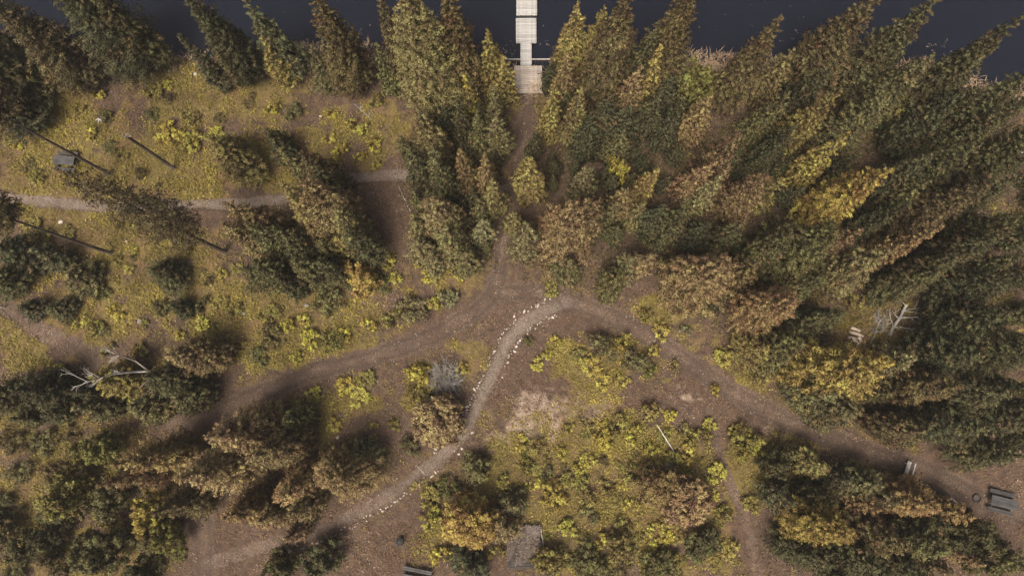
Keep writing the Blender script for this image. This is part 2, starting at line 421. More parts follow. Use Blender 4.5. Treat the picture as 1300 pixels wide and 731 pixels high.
mask = np.stack([roadm, vegm, drym, np.ones_like(roadm)], -1).reshape(-1, 4)
GV = np.stack([X, Y, Z], -1).reshape(-1, 3)
nxg, nyg = X.shape
idx = np.arange(nxg * nyg).reshape(nxg, nyg)
Q = np.stack([idx[:-1, :-1], idx[1:, :-1], idx[1:, 1:], idx[:-1, 1:]], -1).reshape(-1, 4)
dn = np.stack([pf[k].reshape(-1)[Q].mean(1) for k in PATHS], 0)
own = np.where(dn.min(0) < 1.0, dn.argmin(0), -1)
# the lined gravel path lies on top wherever it crosses the dirt
gk = list(PATHS).index('gravel_path'); own = np.where(dn[gk] < 1.0, gk, own)
def cut(name, sel):
    q = Q[sel]; uniq, inv = np.unique(q, return_inverse=True)
    return new_mesh(name, GV[uniq], inv.reshape(q.shape), M['ground'], True, {'mask': ('FLOAT_COLOR', mask[uniq]), 'wear': ('FLOAT_COLOR', wear[uniq])})
tag(obj('ground', cut('ground', own < 0)), 'forest floor of brown litter, moss and bare earth', 'ground', kind='structure')
PLAB = {'dirt_road': 'wide dirt road running from the junction past the clearing and the conifers', 'dock_road': 'shaded dirt road running from the dock landing to the junction', 'dirt_road.001': 'wide dirt road curving from the junction to the bench and picnic table',
        'gravel_path': 'narrow gravel path edged with rows of pale stones', 'footpath': 'narrow footpath crossing the mossy clearing below the picnic table',
        'footpath.001': 'earth footpath passing under the white dead forked tree', 'footpath.002': 'thin dark trail through the yellow shrubs'}
for i, k in enumerate(PATHS):
    tag(obj(k, cut(k, own == i)), PLAB[k], 'path' if 'road' not in k else 'road', kind='structure')
wm = new_mesh('lake', [(-290, 20, WATER_Z), (290, 20, WATER_Z), (290, 320, WATER_Z), (-290, 320, WATER_Z)], [(0, 1, 2, 3)], M['water'])
tag(obj('lake', wm), 'dark slate blue lake water along the shore', 'lake', kind='structure')

# ------------------------------------------------------------------ foliage builders
def soft_normals(me, nv):
    """leaves of one cluster share the cluster's rounded normals, as dense needle tufts do"""
    me.polygons.foreach_set('use_smooth', np.ones(len(me.polygons), dtype=bool))
    me.normals_split_custom_set_from_vertices(np.ascontiguousarray(nv, dtype=np.float32))

def norm(a): return a / (np.linalg.norm(a, axis=-1, keepdims=True) + 1e-9)

def leaves(p, d, n, l, w):
    """rhombic leaves: p base, d direction, n rough normal, l length, w half width -> verts, quads"""
    d = norm(d); s = norm(np.cross(d, n)); l = l[:, None]; w = w[:, None]
    v = np.stack([p, p + d * l * .45 + s * w, p + d * l, p + d * l * .45 - s * w], 1).reshape(-1, 3)
    f = np.arange(len(v)).reshape(-1, 4)
    return v, f

def conifer(seed, h, r, cb, shape=.8, dens=1.0, sparse=1.0, cl=.30):
    g = np.random.default_rng(seed)
    crown_h = h * (1 - cb); nb = int((16 + 8.5 * crown_h) * sparse)
    t = ((np.arange(nb) + g.random(nb)) / nb) ** .72; t = np.clip(t, .015, 1)
    az = np.arange(nb) * 2.39996 + g.normal(0, .35, nb)
    lob = 1 + .20 * np.sin(2 * az + g.random() * 6) + .12 * np.sin(3 * az + 5 * t + g.random() * 6)
    prof = t ** shape * (1 - .35 * sstep(.82, 1.0, t))
    Lb = np.maximum(r * prof * lob * g.uniform(.72, 1.15, nb), .10)
    z0 = h - t * crown_h
    rise = g.uniform(.10, .32, nb) + .45 * (1 - t) ** 2; droop = g.uniform(.18, .42, nb)
    P, RAD, TON, AGE = [], [], [], []
    for i in range(nb):
        L = Lb[i]; rad = np.array([math.cos(az[i]), math.sin(az[i]), 0]); tan = np.array([-rad[1], rad[0], 0])
        ns = max(1, int(1.1 + L * 3.2 + g.random()))
        ss = np.linspace(.34, 1.0, ns) if ns > 1 else np.array([.8])
        bt = g.normal(.5, .18)
        for j, s in enumerate(ss):
            for side in ((0,) if (s > .93 or L < .55) else (-1, 1)):
                lat = side * L * (.14 + .26 * (1 - abs(s - .5))) * g.uniform(.6, 1.15)
                sj = s - abs(side) * .08 + g.normal(0, .03)
                c = rad * L * sj + tan * lat; c[2] = z0[i] + rise[i] * L * sj - droop[i] * L * sj * sj - abs(lat) * .15
                cr = (.085 + .105 * min(L, 2.2)) * g.uniform(.65, 1.25) * .76 * cl / .30
                k = max(10, int(dens * (14 + 175 * cr)))
                u = norm(g.normal(0, 1, (k, 3)) + np.array([0, 0, .35])); q = u * cr * g.uniform(.55, 1.1, (k, 1)) * np.array([1.05, 1.05, .75]); q = q + rad * ((q @ rad) * .65)[:, None] + c
                P.append(q); RAD.append(u)
                ct_ = np.clip(bt + g.normal(0, .13), 0, 1)
                TON.append(np.clip(ct_ + g.normal(0, .11, k), 0, 1)); AGE.append(np.clip(1.15 - 1.0 * sj + g.normal(0, .25, k), 0, 1))
    P = np.concatenate(P); RAD = np.concatenate(RAD); TON = np.concatenate(TON); AGE = np.concatenate(AGE)
    # leader
    k = 50; lz = h - g.random(k) ** 1.5 * min(1.4, crown_h * .15); P2 = np.stack([g.normal(0, .06, k), g.normal(0, .06, k), lz - .1], 1)
    RAD2 = np.concatenate([g.normal(0, .7, (k, 2)), np.full((k, 1), .5)], 1)
    P = np.concatenate([P, P2]); RAD = np.concatenate([RAD, RAD2]); TON = np.concatenate([TON, np.full(k, .6)]); AGE = np.concatenate([AGE, np.full(k, .1)])
    n = len(P)
    d = np.cross(RAD, g.normal(0, 1, (n, 3))) + RAD * .6 + g.normal(0, .25, (n, 3))
    nn = RAD + g.normal(0, .35, (n, 3))
    ln = g.uniform(.10, .24, n); v, f = leaves(P - norm(d) * ln[:, None] * .4, d, nn, ln, g.uniform(.020, .042, n))
    v[:, 2] = np.maximum(v[:, 2], .05)
    crown = new_mesh('crown', v, f, M['needle'], False, {'tone': ('FLOAT', np.repeat(TON, 4)), 'age': ('FLOAT', np.repeat(AGE, 4))})
    soft_normals(crown, np.repeat(norm(RAD + g.normal(0, .22, (n, 3)) + np.array([0, 0, .15])), 4, 0))
    mb = MB(); tr = .035 + (.0125 if cb < .2 else .0065) * h
    zs = np.linspace(-.25, h * .96, 8); bend = g.normal(0, .02 * h, 2)
    mb.tube([(bend[0] * math.sin(z / h * 3) * .3, bend[1] * math.sin(z / h * 2.5) * .3, z) for z in zs], [max(.015, tr * (1.25 if q == 0 else 1) * (1 - .92 * max(z, 0) / h)) for q, z in enumerate(zs)], 7)
    for i in range(0, nb, 2):
        L = Lb[i] * .8; rad = np.array([math.cos(az[i]), math.sin(az[i]), 0])
        pts = [tuple(rad * L * s + np.array([0, 0, z0[i] + rise[i] * L * s - droop[i] * L * s * s])) for s in (0, .5, 1)]
        mb.tube(pts, [.012 + .012 * L, .01 + .006 * L, .005], 3, cap=False)
    if cb > .2:   # dead stubs on the bare trunk
        for i in range(int(h * cb * 2.2)):
            zz = g.uniform(.08, cb) * h; a = g.random() * 6.28; L = g.uniform(.25, .8) * min(1, r * .6)
            mb.tube([(0, 0, zz), (math.cos(a) * L, math.sin(a) * L, zz - .1 * L)], [.022, .006], 3, cap=False)
    return crown, mb.mesh('trunk', M['bark'], True)

def broadleaf(seed, h, r, nl=16, dens=1.0, leaf=.13, rough=1.0):
    g = np.random.default_rng(seed)
    u = g.normal(0, 1, (nl, 3)); u[:, 2] = np.abs(u[:, 2]) * .9 + .05; u = norm(u)
    lobe = 1 + rough * .25 * np.sin(2 * np.arctan2(u[:, 1], u[:, 0]) + g.random() * 6) + rough * .15 * np.sin(5 * np.arctan2(u[:, 1], u[:, 0]) + g.random() * 6)
    c = u * np.array([r * .78, r * .78, h * .60]) * ((g.uniform(.45, 1.12, nl) if rough > .5 else g.uniform(.8, 1.05, nl)) * lobe)[:, None] + np.array([0, 0, h * .26])
    P, O, TON, AGE = [], [], [], []
    for i in range(nl):
        lr = r * g.uniform(.14, .34); nk = max(3, int(5 * lr / .3))
        bt = g.normal(.5, .20)
        for q_ in range(nk):   # each bough is a handful of leaf clusters
            cc = c[i] + norm(g.normal(0, 1, 3) + u[i] * .7) * lr * g.uniform(.3, 1.1) * np.array([1, 1, .8])
            k = int(dens * 26 * g.uniform(.6, 1.4)); cr = g.uniform(.10, .20) * (leaf / .13)
            w = norm(g.normal(0, 1, (k, 3)) + np.array([0, 0, .3]))
            P.append(cc + w * cr * g.uniform(.4, 1.25, (k, 1))); O.append(w)
            TON.append(np.clip(bt + g.normal(0, .14) + g.normal(0, .12, k), 0, 1)); AGE.append(np.clip(g.normal(.22, .22, k), 0, 1))
    P = np.concatenate(P); O = np.concatenate(O); TON = np.concatenate(TON); AGE = np.concatenate(AGE); n = len(P)
    P[:, 2] = np.maximum(P[:, 2], .05 + .12 * g.random(n))
    d = np.cross(O, g.normal(0, 1, (n, 3))) + O * .5 + g.normal(0, .3, (n, 3))
    ln = leaf * g.uniform(.75, 1.6, n)
    v, f = leaves(P - norm(d) * ln[:, None] * .3, d, O + g.normal(0, .45, (n, 3)) + np.array([0, 0, .3]), ln, leaf * g.uniform(.24, .42, n))
    crown = new_mesh('crown', v, f, M['leaf'], False, {'tone': ('FLOAT', np.repeat(TON, 4)), 'age': ('FLOAT', np.repeat(AGE, 4))})
    soft_normals(crown, np.repeat(norm(O + g.normal(0, .25, (n, 3)) + np.array([0, 0, .15])), 4, 0))
    mb = MB()
    for i in range(min(nl, 12)):
        b = g.normal(0, .06, 2) * r
        mb.tube([(b[0], b[1], -.1), tuple((np.array([b[0], b[1], 0]) + c[i]) * .5 + np.array([0, 0, .05])), tuple(c[i])], [.02 + .008 * h, .014 + .004 * h, .006], 5, cap=False)
    return crown, mb.mesh('stem', M['bark'], True)

PROTO = []
for (h, r, cb, sh) in ((6, 1.1, .06, .84), (8, 1.45, .06, .76), (9, .95, .06, .90), (9, 1.35, .08, .84), (11, 1.75, .08, .80), (11, 2.5, .10, .60), (14, 2.1, .08, .84), (18, 2.6, .10, .84)):
    for s in range(2 if r > 2 else 3):
        PROTO.append((h, r, *conifer(100 + len(PROTO), h, r, cb, sh)))
PINE = [(18, 1.6, *conifer(201, 18, 1.6, .68, .45, .8, .9)), (18, 1.6, *conifer(202, 18, 1.5, .64, .45, .7, .8)), (21, 1.7, *conifer(203, 21, 1.9, .30, .45, .50, .62))]
BROAD = [(5.5, 2.0, *broadleaf(300, 5.5, 2.0, 62, 1.3, .16)), (5.0, 1.6, *broadleaf(301, 5.0, 1.6, 52, 1.3, .15)), (4.5, 2.0, *broadleaf(302, 4.5, 2.0, 58, 1.3, .16))]
ROUND = [(5, 2.0, *broadleaf(330, 5, 2.0, 120, 1.15, .14, .25)), (5.5, 1.8, *broadleaf(331, 5.5, 1.8, 110, 1.15, .14, .3))]
BUSH = [(1.3, .9, *broadleaf(310 + i, 1.3, .9, 17 + 2 * i, .85, .125)) for i in range(4)] + [(2.2, 1.4, *broadleaf(320 + i, 2.2, 1.4, 34, 1.0, .13)) for i in range(3)]

COL = dict(  # colour of needles or leaves, and the word for it
    dark=((.058, .059, .029), 'dark green'), dolive=((.083, .080, .037), 'dark olive'), brown=((.112, .084, .042), 'brownish olive'), olive=((.128, .117, .051), 'olive green'),
    lolive=((.215, .178, .080), 'pale olive'), sage=((.180, .158, .074), 'sage green'), blue=((.100, .105, .060), 'bluish green'), tan=((.240, .176, .086), 'tan tipped'),
    otan=((.280, .184, .090), 'orange tan'), red=((.185, .118, .066), 'reddish brown'), yolive=((.225, .182, .062), 'yellow olive'), yellow=((.290, .228, .078), 'yellowing'),
    gold=((.380, .275, .085), 'golden'), lime=((.400, .335, .085), 'lime yellow'), ltan=((.330, .235, .120), 'light orange tan'), lgreen=((.210, .190, .058), 'light green'), sagel=((.225, .205, .105), 'pale sage'))

# places that labels refer to
MARKS = [('the dock landing', (670, 100)), ('the upper picnic table on the clearing', (80, 203)), ('the white dead forked tree', (150, 465)), ('the pale bench', (1153, 598)), ('the pale cut logs', (1086, 424)), ('the lined gravel path', (600, 530)), ('the lined gravel path', (500, 625)),
         ('the road junction', (640, 370)), ('the bare dock road', (660, 200)), ('the grey dead bush on the path', (566, 478)), ('the litter covered platform', (665, 695)), ('the broken snag', (215, 212)), ('the thin dark trail', (930, 620)), ('the thin dark trail', (960, 700)), ('the clearing footpath', (300, 258)), ('the clearing footpath', (470, 224)),
         ('the lake shore', (200, 62)), ('the lake shore', (420, 60)), ('the lake shore', (900, 75)), ('the lake shore', (1150, 80)), ('the mossy clearing', (230, 160)), ('the mossy clearing', (250, 380)), ('the wide road to the bench', (900, 485)), ('the wide road to the bench', (1040, 550)), ('the round yellow shrub island', (770, 460)), ('the dark thicket', (80, 640)), ('the deep forest', (1230, 300)), ('the deep forest', (1120, 220)), ('the black bin', (508, 687)), ('the wide road under the conifers', (330, 500)), ('the wide road under the conifers', (258, 680)), ('the low grey dead bush among yellow shrubs', (845, 595)), ('the lower picnic table', (1275, 640)), ('the central forest stand', (800, 290)), ('the central forest stand', (930, 250))]
MPOS = [(n, at(*p)) for n, p in MARKS]
def place(x, y):
    d = [(math.hypot(x - p[0], y - p[1]), n) for n, p in MPOS]; m = min(d)
    return ('beside ' if m[0] < 3 else 'near ' if m[0] < 7 else 'some way off from ') + m[1]

def plant(name, proto, tip, h, r, col, kind, cat, lab=None, ground=False, trunk_name='trunk', crown_name='crown'):
    p = at(tip[0], tip[1], 0 if ground else h)
    z = float(ground_z(p[0], p[1])); ph, pr, crown, trunk = proto
    if cat == 'tree': PLANTED.append((p[0], p[1], r))
    c, word = COL[col]
    k = rnd.uniform(.88, 1.12)
    c = [c[0] * k * rnd.uniform(.95, 1.05), c[1] * k, c[2] * k * rnd.uniform(.9, 1.1)]
    size = ('tall ' if h > 13 else 'mid-height ' if h > 8 else 'short ') if cat == 'tree' else ('large ' if r > 1.15 else 'small ' if r < .7 else '')
    form = 'broad ' if r / h > .21 and cat == 'tree' and name == 'conifer_tree' else 'slim ' if r / h < .135 and name == 'conifer_tree' else ''
    label = lab or f'{size}{form}{word} {kind} {place(p[0], p[1])}'
    t = root(name, label, cat, (p[0], p[1], z - .03), rnd.uniform(0, 6.28), GROUPS[name])
    t.scale = (r / pr * rnd.uniform(.94, 1.06), r / pr * rnd.uniform(.94, 1.06), h / ph)
    t.rotation_euler[0] = rnd.gauss(0, .015); t.rotation_euler[1] = rnd.gauss(0, .015)
    obj(crown_name, crown, t, color=c); obj(trunk_name, trunk, t, color=c)
    return t
PLANTED = []
GROUPS = {'conifer_tree': 'conifers of the lakeside forest', 'pine_tree': 'bare trunked pines on the clearing', 'broadleaf_tree': 'small broadleaf trees', 'shrub': 'leafy shrubs along the paths'}

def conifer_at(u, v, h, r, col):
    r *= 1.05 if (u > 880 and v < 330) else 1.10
    if u > 1180 and v < 560: col = {'tan': 'brown', 'olive': 'dolive', 'brown': 'dolive', 'lolive': 'olive', 'yolive': 'olive'}.get(col, col)   # the far right stand takes darker foliage colours
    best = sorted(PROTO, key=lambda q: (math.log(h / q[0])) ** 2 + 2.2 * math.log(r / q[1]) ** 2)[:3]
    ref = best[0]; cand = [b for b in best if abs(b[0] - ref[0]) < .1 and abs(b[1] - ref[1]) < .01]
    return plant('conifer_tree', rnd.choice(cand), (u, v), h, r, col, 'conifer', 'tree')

# tip pixel, height, radius, colour
CONIFERS = [
    (40, -47, 14, 2.6, 'dark'), (-40, -20, 14, 2.2, 'brown'), (-70, 40, 10, 2.4, 'dolive'), (-60, 100, 9, 1.8, 'dark'), (85, -35, 13, 1.6, 'dolive'), (235, -15, 13, 1.9, 'dark'), (228, 42, 9, 1.0, 'dark'), (276, 66, 6, .95, 'yolive'), (313, -2, 11, 1.6, 'blue'), (335, 45, 7, 1.5, 'yolive'), (395, 60, 7, 1.4, 'olive'), (392, -20, 15, 2.0, 'brown'),
    (480, 60, 8, .95, 'olive'), (512, -25, 18, 2.6, 'lolive'), (480, -12, 14, 1.4, 'brown'), (570, -30, 16, 2.0, 'brown'), (620, 36, 10, 1.25, 'yolive'), (641, 70, 8, 1.0, 'yellow'), (591, 95, 7, .95, 'lime'), (533, 130, 12, 1.5, 'lolive'), (580, 130, 9, 1.1, 'dolive'), (605, 142, 9, 1.0, 'olive'), (632, 142, 9, 1.1, 'lolive'), (628, 110, 8, 1.0, 'olive'),
    (545, 180, 10, 1.3, 'olive'), (518, 185, 9, 1.2, 'dolive'), (555, 205, 9, 1.2, 'dolive'), (588, 188, 9, 1.2, 'tan'), (615, 195, 9, 1.2, 'tan'), (625, 232, 8, 1.05, 'lolive'), (612, 280, 6, .95, 'sagel'), (550, 250, 10, 1.8, 'lolive'), (522, 272, 7, 1.1, 'sage'), (567, 290, 8, 1.6, 'sage'), (530, 305, 6, 1.2, 'sage'), (590, 322, 6, 1.0, 'sage'), (545, 320, 6, 1.1, 'sage'),
    (352, 232, 13, 1.7, 'lolive'), (385, 235, 12, 2.1, 'tan'), (420, 258, 11, 1.7, 'lolive'), (290, 255, 12, 1.7, 'tan'), (282, 285, 11, 1.5, 'tan'), (318, 285, 10, 1.4, 'olive'), (345, 290, 9, 1.4, 'dolive'), (440, 290, 9, 1.4, 'dolive'), (378, 190, 9, 1.4, 'brown'), (354, 185, 9, 1.0, 'olive'), (400, 212, 8, 1.3, 'dolive'), (262, 172, 8, 1.9, 'yolive'), (337, 165, 6, 1.2, 'dark'), (425, 298, 6, 1.1, 'yellow'), (320, 330, 8, 1.4, 'dolive'), (372, 330, 8, 1.4, 'olive'), (405, 330, 7, 1.2, 'dolive'), (350, 350, 6, 1.2, 'dark'),
    (-12, 312, 5, 1.6, 'dark'), (38, 318, 4.5, 1.3, 'dolive'), (82, 346, 3.6, 1.4, 'olive'), (22, 388, 3.0, 1.0, 'dark'), (60, 390, 2.8, 1.0, 'dolive'), (190, 340, 4.5, 1.5, 'dolive'), (216, 388, 3, .9, 'dark'), (-34, 350, 5, 1.4, 'dolive'),
    (208, 450, 8, 1.7, 'tan'), (240, 440, 6, 1.3, 'tan'), (180, 480, 8, 1.8, 'dolive'), (112, 480, 7, 1.5, 'yolive'), (160, 518, 6, 1.5, 'olive'), (215, 505, 6, 1.4, 'olive'), (10, 495, 7, 1.6, 'dark'), (-40, 505, 7, 1.6, 'dolive'), (95, 518, 5, 1.3, 'dolive'),
    (142, 588, 12, 1.7, 'tan'), (262, 556, 12, 1.9, 'ltan'), (220, 610, 13, 1.9, 'ltan'), (312, 582, 11, 1.7, 'tan'), (345, 630, 9, 1.6, 'ltan'), (412, 616, 9, 2.1, 'ltan'), (282, 660, 9, 1.6, 'otan'), (326, 664, 7, 1.2, 'tan'), (366, 652, 7, 1.3, 'tan'), (362, 682, 5, 1.0, 'red'), (190, 652, 9, 1.3, 'brown'), (124, 612, 10, 1.1, 'red'), (360, 535, 6, 1.3, 'olive'), (448, 578, 5, 1.2, 'olive'),
    (602, 600, 3.2, 1.2, 'olive'), (640, 678, 4.5, 1.2, 'tan'), (652, 645, 3.5, 1.1, 'olive'), (592, 726, 4, 1.4, 'dark'),
    (672, 198, 9, 1.45, 'yellow'), (655, 268, 6, 1.0, 'sage'), (668, 290, 8, 1.55, 'sage'), (737, 258, 12, 2.6, 'tan'), (712, 265, 10, 1.5, 'otan'), (748, 208, 10, 1.5, 'sage'), (835, 206, 9, 1.1, 'yellow'), (795, 238, 7, 1.1, 'tan'), (783, 258, 6, .9, 'sage'), (820, 255, 6, 1.1, 'sage'), (825, 325, 6, 1.15, 'tan'), (800, 328, 6, 1.1, 'sage'), (785, 350, 6, 1.2, 'olive'), (862, 330, 5, .95, 'yolive'), (720, 330, 6, 1.2, 'olive'), (765, 262, 7, 1.0, 'olive'),
    (738, 0, 11, 1.5, 'yellow'), (766, 5, 11, 1.4, 'yolive'), (803, -29, 17, 2.1, 'brown'), (886, -43, 17, 2.2, 'brown'), (843, 55, 10, 1.3, 'yellow'), (815, 82, 9, 1.2, 'tan'), (720, 68, 9, 1.2, 'tan'), (766, 70, 9, 1.2, 'olive'), (786, 55, 9, 1.2, 'dolive'), (703, 112, 10, 1.15, 'yellow'), (738, 110, 10, 1.2, 'lolive'), (775, 122, 9, 1.5, 'dark'), (800, 130, 9, 1.4, 'dark'), (838, 118, 8, 1.3, 'dolive'), (700, 74, 6, .8, 'dark'), (830, 30, 12, 1.4, 'dolive'), (790, 165, 7, 1.2, 'olive'), (755, 150, 8, 1.3, 'dark'), (680, 165, 6, .8, 'dolive'),
    (996, 18, 14, 2.0, 'brown'), (905, 120, 9, 1.4, 'tan'), (945, 170, 12, 1.7, 'red'), (916, 224, 9, 1.1, 'sagel'), (970, 224, 10, 1.6, 'red'), (905, 206, 9, 1.3, 'otan'), (870, 270, 8, 1.5, 'dolive'), (845, 262, 7, 1.3, 'dark'), (900, 285, 7, 1.3, 'dark'), (940, 285, 7, 1.3, 'dolive'),
    (1118, -12, 14, 2.2, 'brown'), (1200, -12, 15, 2.0, 'brown'), (1185, 65, 12, 2.0, 'yolive'), (1070, 112, 12, 1.4, 'yolive'), (1080, 175, 11, 1.4, 'yellow'), (1130, 212, 13, 2.0, 'gold'), (996, 230, 7, 1.1, 'yolive'), (1010, 60, 9, 1.4, 'lolive'), (1000, 120, 9, 1.4, 'olive'), (1060, 80, 11, 1.5, 'dark'), (1010, 160, 9, 1.4, 'dark'), (1130, 120, 10, 1.6, 'olive'),
    (1310, 20, 16, 2.3, 'brown'), (1335, 85, 15, 2.1, 'brown'), (1300, 130, 13, 1.9, 'dolive'), (1350, 150, 14, 2.0, 'brown'), (1230, 110, 11, 1.8, 'dark'), (1265, 232, 13, 1.9, 'tan'), (1200, 290, 11, 1.1, 'otan'), (1095, 288, 9, 1.2, 'red'), (1060, 288, 12, 2.5, 'olive'), (1140, 320, 11, 1.8, 'lolive'), (1190, 190, 11, 1.6, 'olive'), (1250, 180, 12, 1.7, 'dolive'), (1310, 215, 12, 1.8, 'dolive'), (1320, 270, 12, 1.9, 'dolive'), (1280, 300, 11, 1.8, 'dark'), (1230, 330, 10, 1.7, 'olive'), (1195, 345, 9, 1.5, 'dolive'), (1310, 350, 11, 1.9, 'dark'), (1160, 255, 9, 1.4, 'dark'), (1180, 225, 9, 1.4, 'olive'), (1290, 400, 10, 1.8, 'dark'), (1335, 440, 11, 2.0, 'dolive'),
    (926, 334, 12, 2.6, 'tan'), (1012, 374, 11, 2.0, 'otan'), (1020, 438, 8, 1.6, 'olive'), (975, 440, 6, 1.4, 'yolive'), (1000, 300, 10, 1.7, 'dolive'), (965, 330, 9, 1.4, 'brown'), (1112, 468, 11, 2.6, 'yellow'), (1135, 460, 8, 1.2, 'gold'), (1090, 520, 8, 1.7, 'olive'), (1060, 500, 7, 1.6, 'olive'), (1175, 545, 7, 1.5, 'brown'), (1222, 488, 9, 1.8, 'tan'), (1165, 455, 6, 1.5, 'sage'), (1145, 462, 5, 1.1, 'dolive'), (1250, 450, 9, 1.8, 'dark'), (1290, 500, 9, 1.9, 'dolive'), (1260, 545, 8, 1.7, 'brown'), (1300, 580, 7, 1.6, 'dolive'), (1215, 540, 8, 1.6, 'dark'), (1070, 400, 8, 1.5, 'dolive'), (1050, 350, 9, 1.6, 'dolive'), (1340, 530, 9, 1.9, 'dark'),
    (1078, 682, 9, 2.0, 'gold'), (1050, 592, 5, 1.4, 'yolive'), (1120, 616, 6, 1.4, 'olive'), (1195, 642, 7, 1.9, 'otan'), (1146, 636, 6, 1.2, 'brown'), (1155, 695, 8, 1.7, 'brown'), (1120, 725, 7, 1.6, 'dolive'), (1040, 712, 6, 1.5, 'dark'), (1210, 700, 7, 1.7, 'olive'), (1010, 640, 5, 1.3, 'dolive'), (1060, 640, 6, 1.4, 'olive'), (1180, 735, 8, 1.7, 'dark'), (1080, 610, 5, 1.3, 'dark')]
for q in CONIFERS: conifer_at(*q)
for (bu, bv, pr, lab) in ((140, 222, PINE[0], 'tall pine with a bare thin trunk rising over the upper picnic table'), (142, 322, PINE[1], 'tall pine with a bare trunk rising below the clearing footpath'), (285, 320, PINE[2], 'tall sparse brownish pine leaning across the clearing footpath')):
    b = at(bu, bv); z = float(ground_z(*b))
    t = root('pine_tree', lab, 'tree', (b[0], b[1], z - .05), rnd.uniform(0, 6), GROUPS['pine_tree'])
    obj('crown', pr[2], t, color=(.085, .062, .034)); obj('trunk', pr[3], t)

def broad_at(u, v, h, r, col, kind='broadleaf tree'):
    return plant('broadleaf_tree', rnd.choice(BROAD), (u, v), h, r, col, kind, 'tree')
for q in [(452, 350, 3.6, 1.5, 'gold'), (895, 92, 5, 2.0, 'lgreen'), (925, 95, 4, 1.4, 'lgreen'), (790, 205, 5, 1.0, 'lime'), (942, 345, 3.5, 1.2, 'lime'), (1258, 355, 5, 1.6, 'lgreen'),
          (100, 575, 5, 1.6, 'lgreen'), (50, 635, 5, 1.9, 'lgreen'), (170, 655, 4.5, 1.5, 'lime'), (195, 690, 4, 1.3, 'lgreen'), (110, 640, 5, 1.7, 'olive'), (100, 710, 5, 1.9, 'olive'), (15, 700, 4, 1.6, 'dolive'), (400, 715, 3.5, 1.6, 'dolive'), (345, 728, 3.5, 1.5, 'dolive'), (150, 745, 4, 1.5, 'dolive'),
          (1255, 690, 5, 1.9, 'dolive'), (1300, 720, 5, 1.9, 'olive'), (1000, 590, 4, 1.4, 'dolive'), (700, 715, 2.4, 1.3, 'yolive'), (752, 722, 2.4, 1.5, 'olive'), (840, 722, 2.2, 1.4, 'olive'), (900, 695, 2.4, 1.3, 'olive'), (790, 700, 2.2, 1.2, 'yolive'), (1180, 110, 7, 1.8, 'yolive'), (1235, 400, 5, 1.8, 'dolive')]:
    broad_at(*q)

for k_, q in enumerate([(552, 536, 4.5, 2.1, 'ltan', 'round orange tan tree beside the lined gravel path and grey dead bush'), (592, 672, 5.5, 2.0, 'gold', 'round golden tree between the black bin and the litter covered platform'), (880, 642, 4.5, 2.0, 'ltan', 'orange tan tree among yellow shrubs near the thin dark trail'), (846, 622, 4.0, 1.7, 'tan', 'tan tree beside the low grey dead bush among yellow shrubs')]):
    plant('broadleaf_tree', ROUND[k_ % 2], q[:2], q[2], q[3], q[4], 'broadleaf tree', 'tree', lab=q[5])

# younger trees filling the stands between the large ones
def inside(u, v, pg):
    c = False; j = len(pg) - 1
    for i in range(len(pg)):
        if (pg[i][1] > v) != (pg[j][1] > v) and u < (pg[j][0] - pg[i][0]) * (v - pg[i][1]) / (pg[j][1] - pg[i][1]) + pg[i][0]: c = not c
        j = i
    return c
def near_path(x, y):
    return min(float(seg_dist(np.array(x), np.array(y), pl)) - w for pl, w in PATHS.values())
FILL = [([(1250, 100), (1130, 100), (960, 105), (860, 180), (770, 235), (750, 330), (830, 385), (940, 430), (1020, 490), (1120, 535), (1310, 600), (1310, 150)], 44, ('dark', 'dark', 'dolive', 'dolive', 'olive'), (3, 6)),
        ([(505, 125), (640, 112), (645, 220), (625, 320), (520, 330)], 9, ('dark', 'dolive', 'olive'), (4, 7)),
        ([(690, 100), (860, 100), (850, 190), (700, 190)], 12, ('dark', 'dolive', 'dark', 'olive'), (4, 8)),
        ([(690, 120), (760, 190), (700, 190)], 3, ('dark', 'dolive'), (3, 5)),
        ([(682, 195), (860, 190), (870, 260), (770, 255), (690, 250)], 12, ('dark', 'dolive', 'dark'), (2.5, 4.5)),
        ([(520, 225), (640, 230), (622, 330), (535, 330)], 8, ('dark', 'dolive', 'olive'), (2.5, 5)),
        ([(300, 290), (470, 300), (440, 360), (330, 370)], 6, ('dark', 'dolive', 'olive'), (3, 6)),
        ([(240, 545), (400, 520), (480, 580), (440, 625), (330, 660), (290, 600)], 0, ('dark', 'dolive', 'olive', 'tan'), (4, 7)),
        ([(30, 480), (130, 490), (225, 520), (30, 535)], 3, ('dark', 'dolive', 'olive'), (3, 6)),
        ([(30, 70), (180, 80), (160, 120), (40, 140)], 5, ('dark', 'dolive', 'olive'), (3, 6)),
        ([(985, 590), (1130, 620), (1230, 665), (1260, 720), (1020, 725)], 13, ('dark', 'dolive', 'olive', 'brown', 'otan'), (3, 6)),
        ([(20, 560), (220, 570), (225, 725), (20, 725)], 4, ('dolive', 'olive', 'dolive', 'lgreen', 'brown'), (2.5, 4.5))]
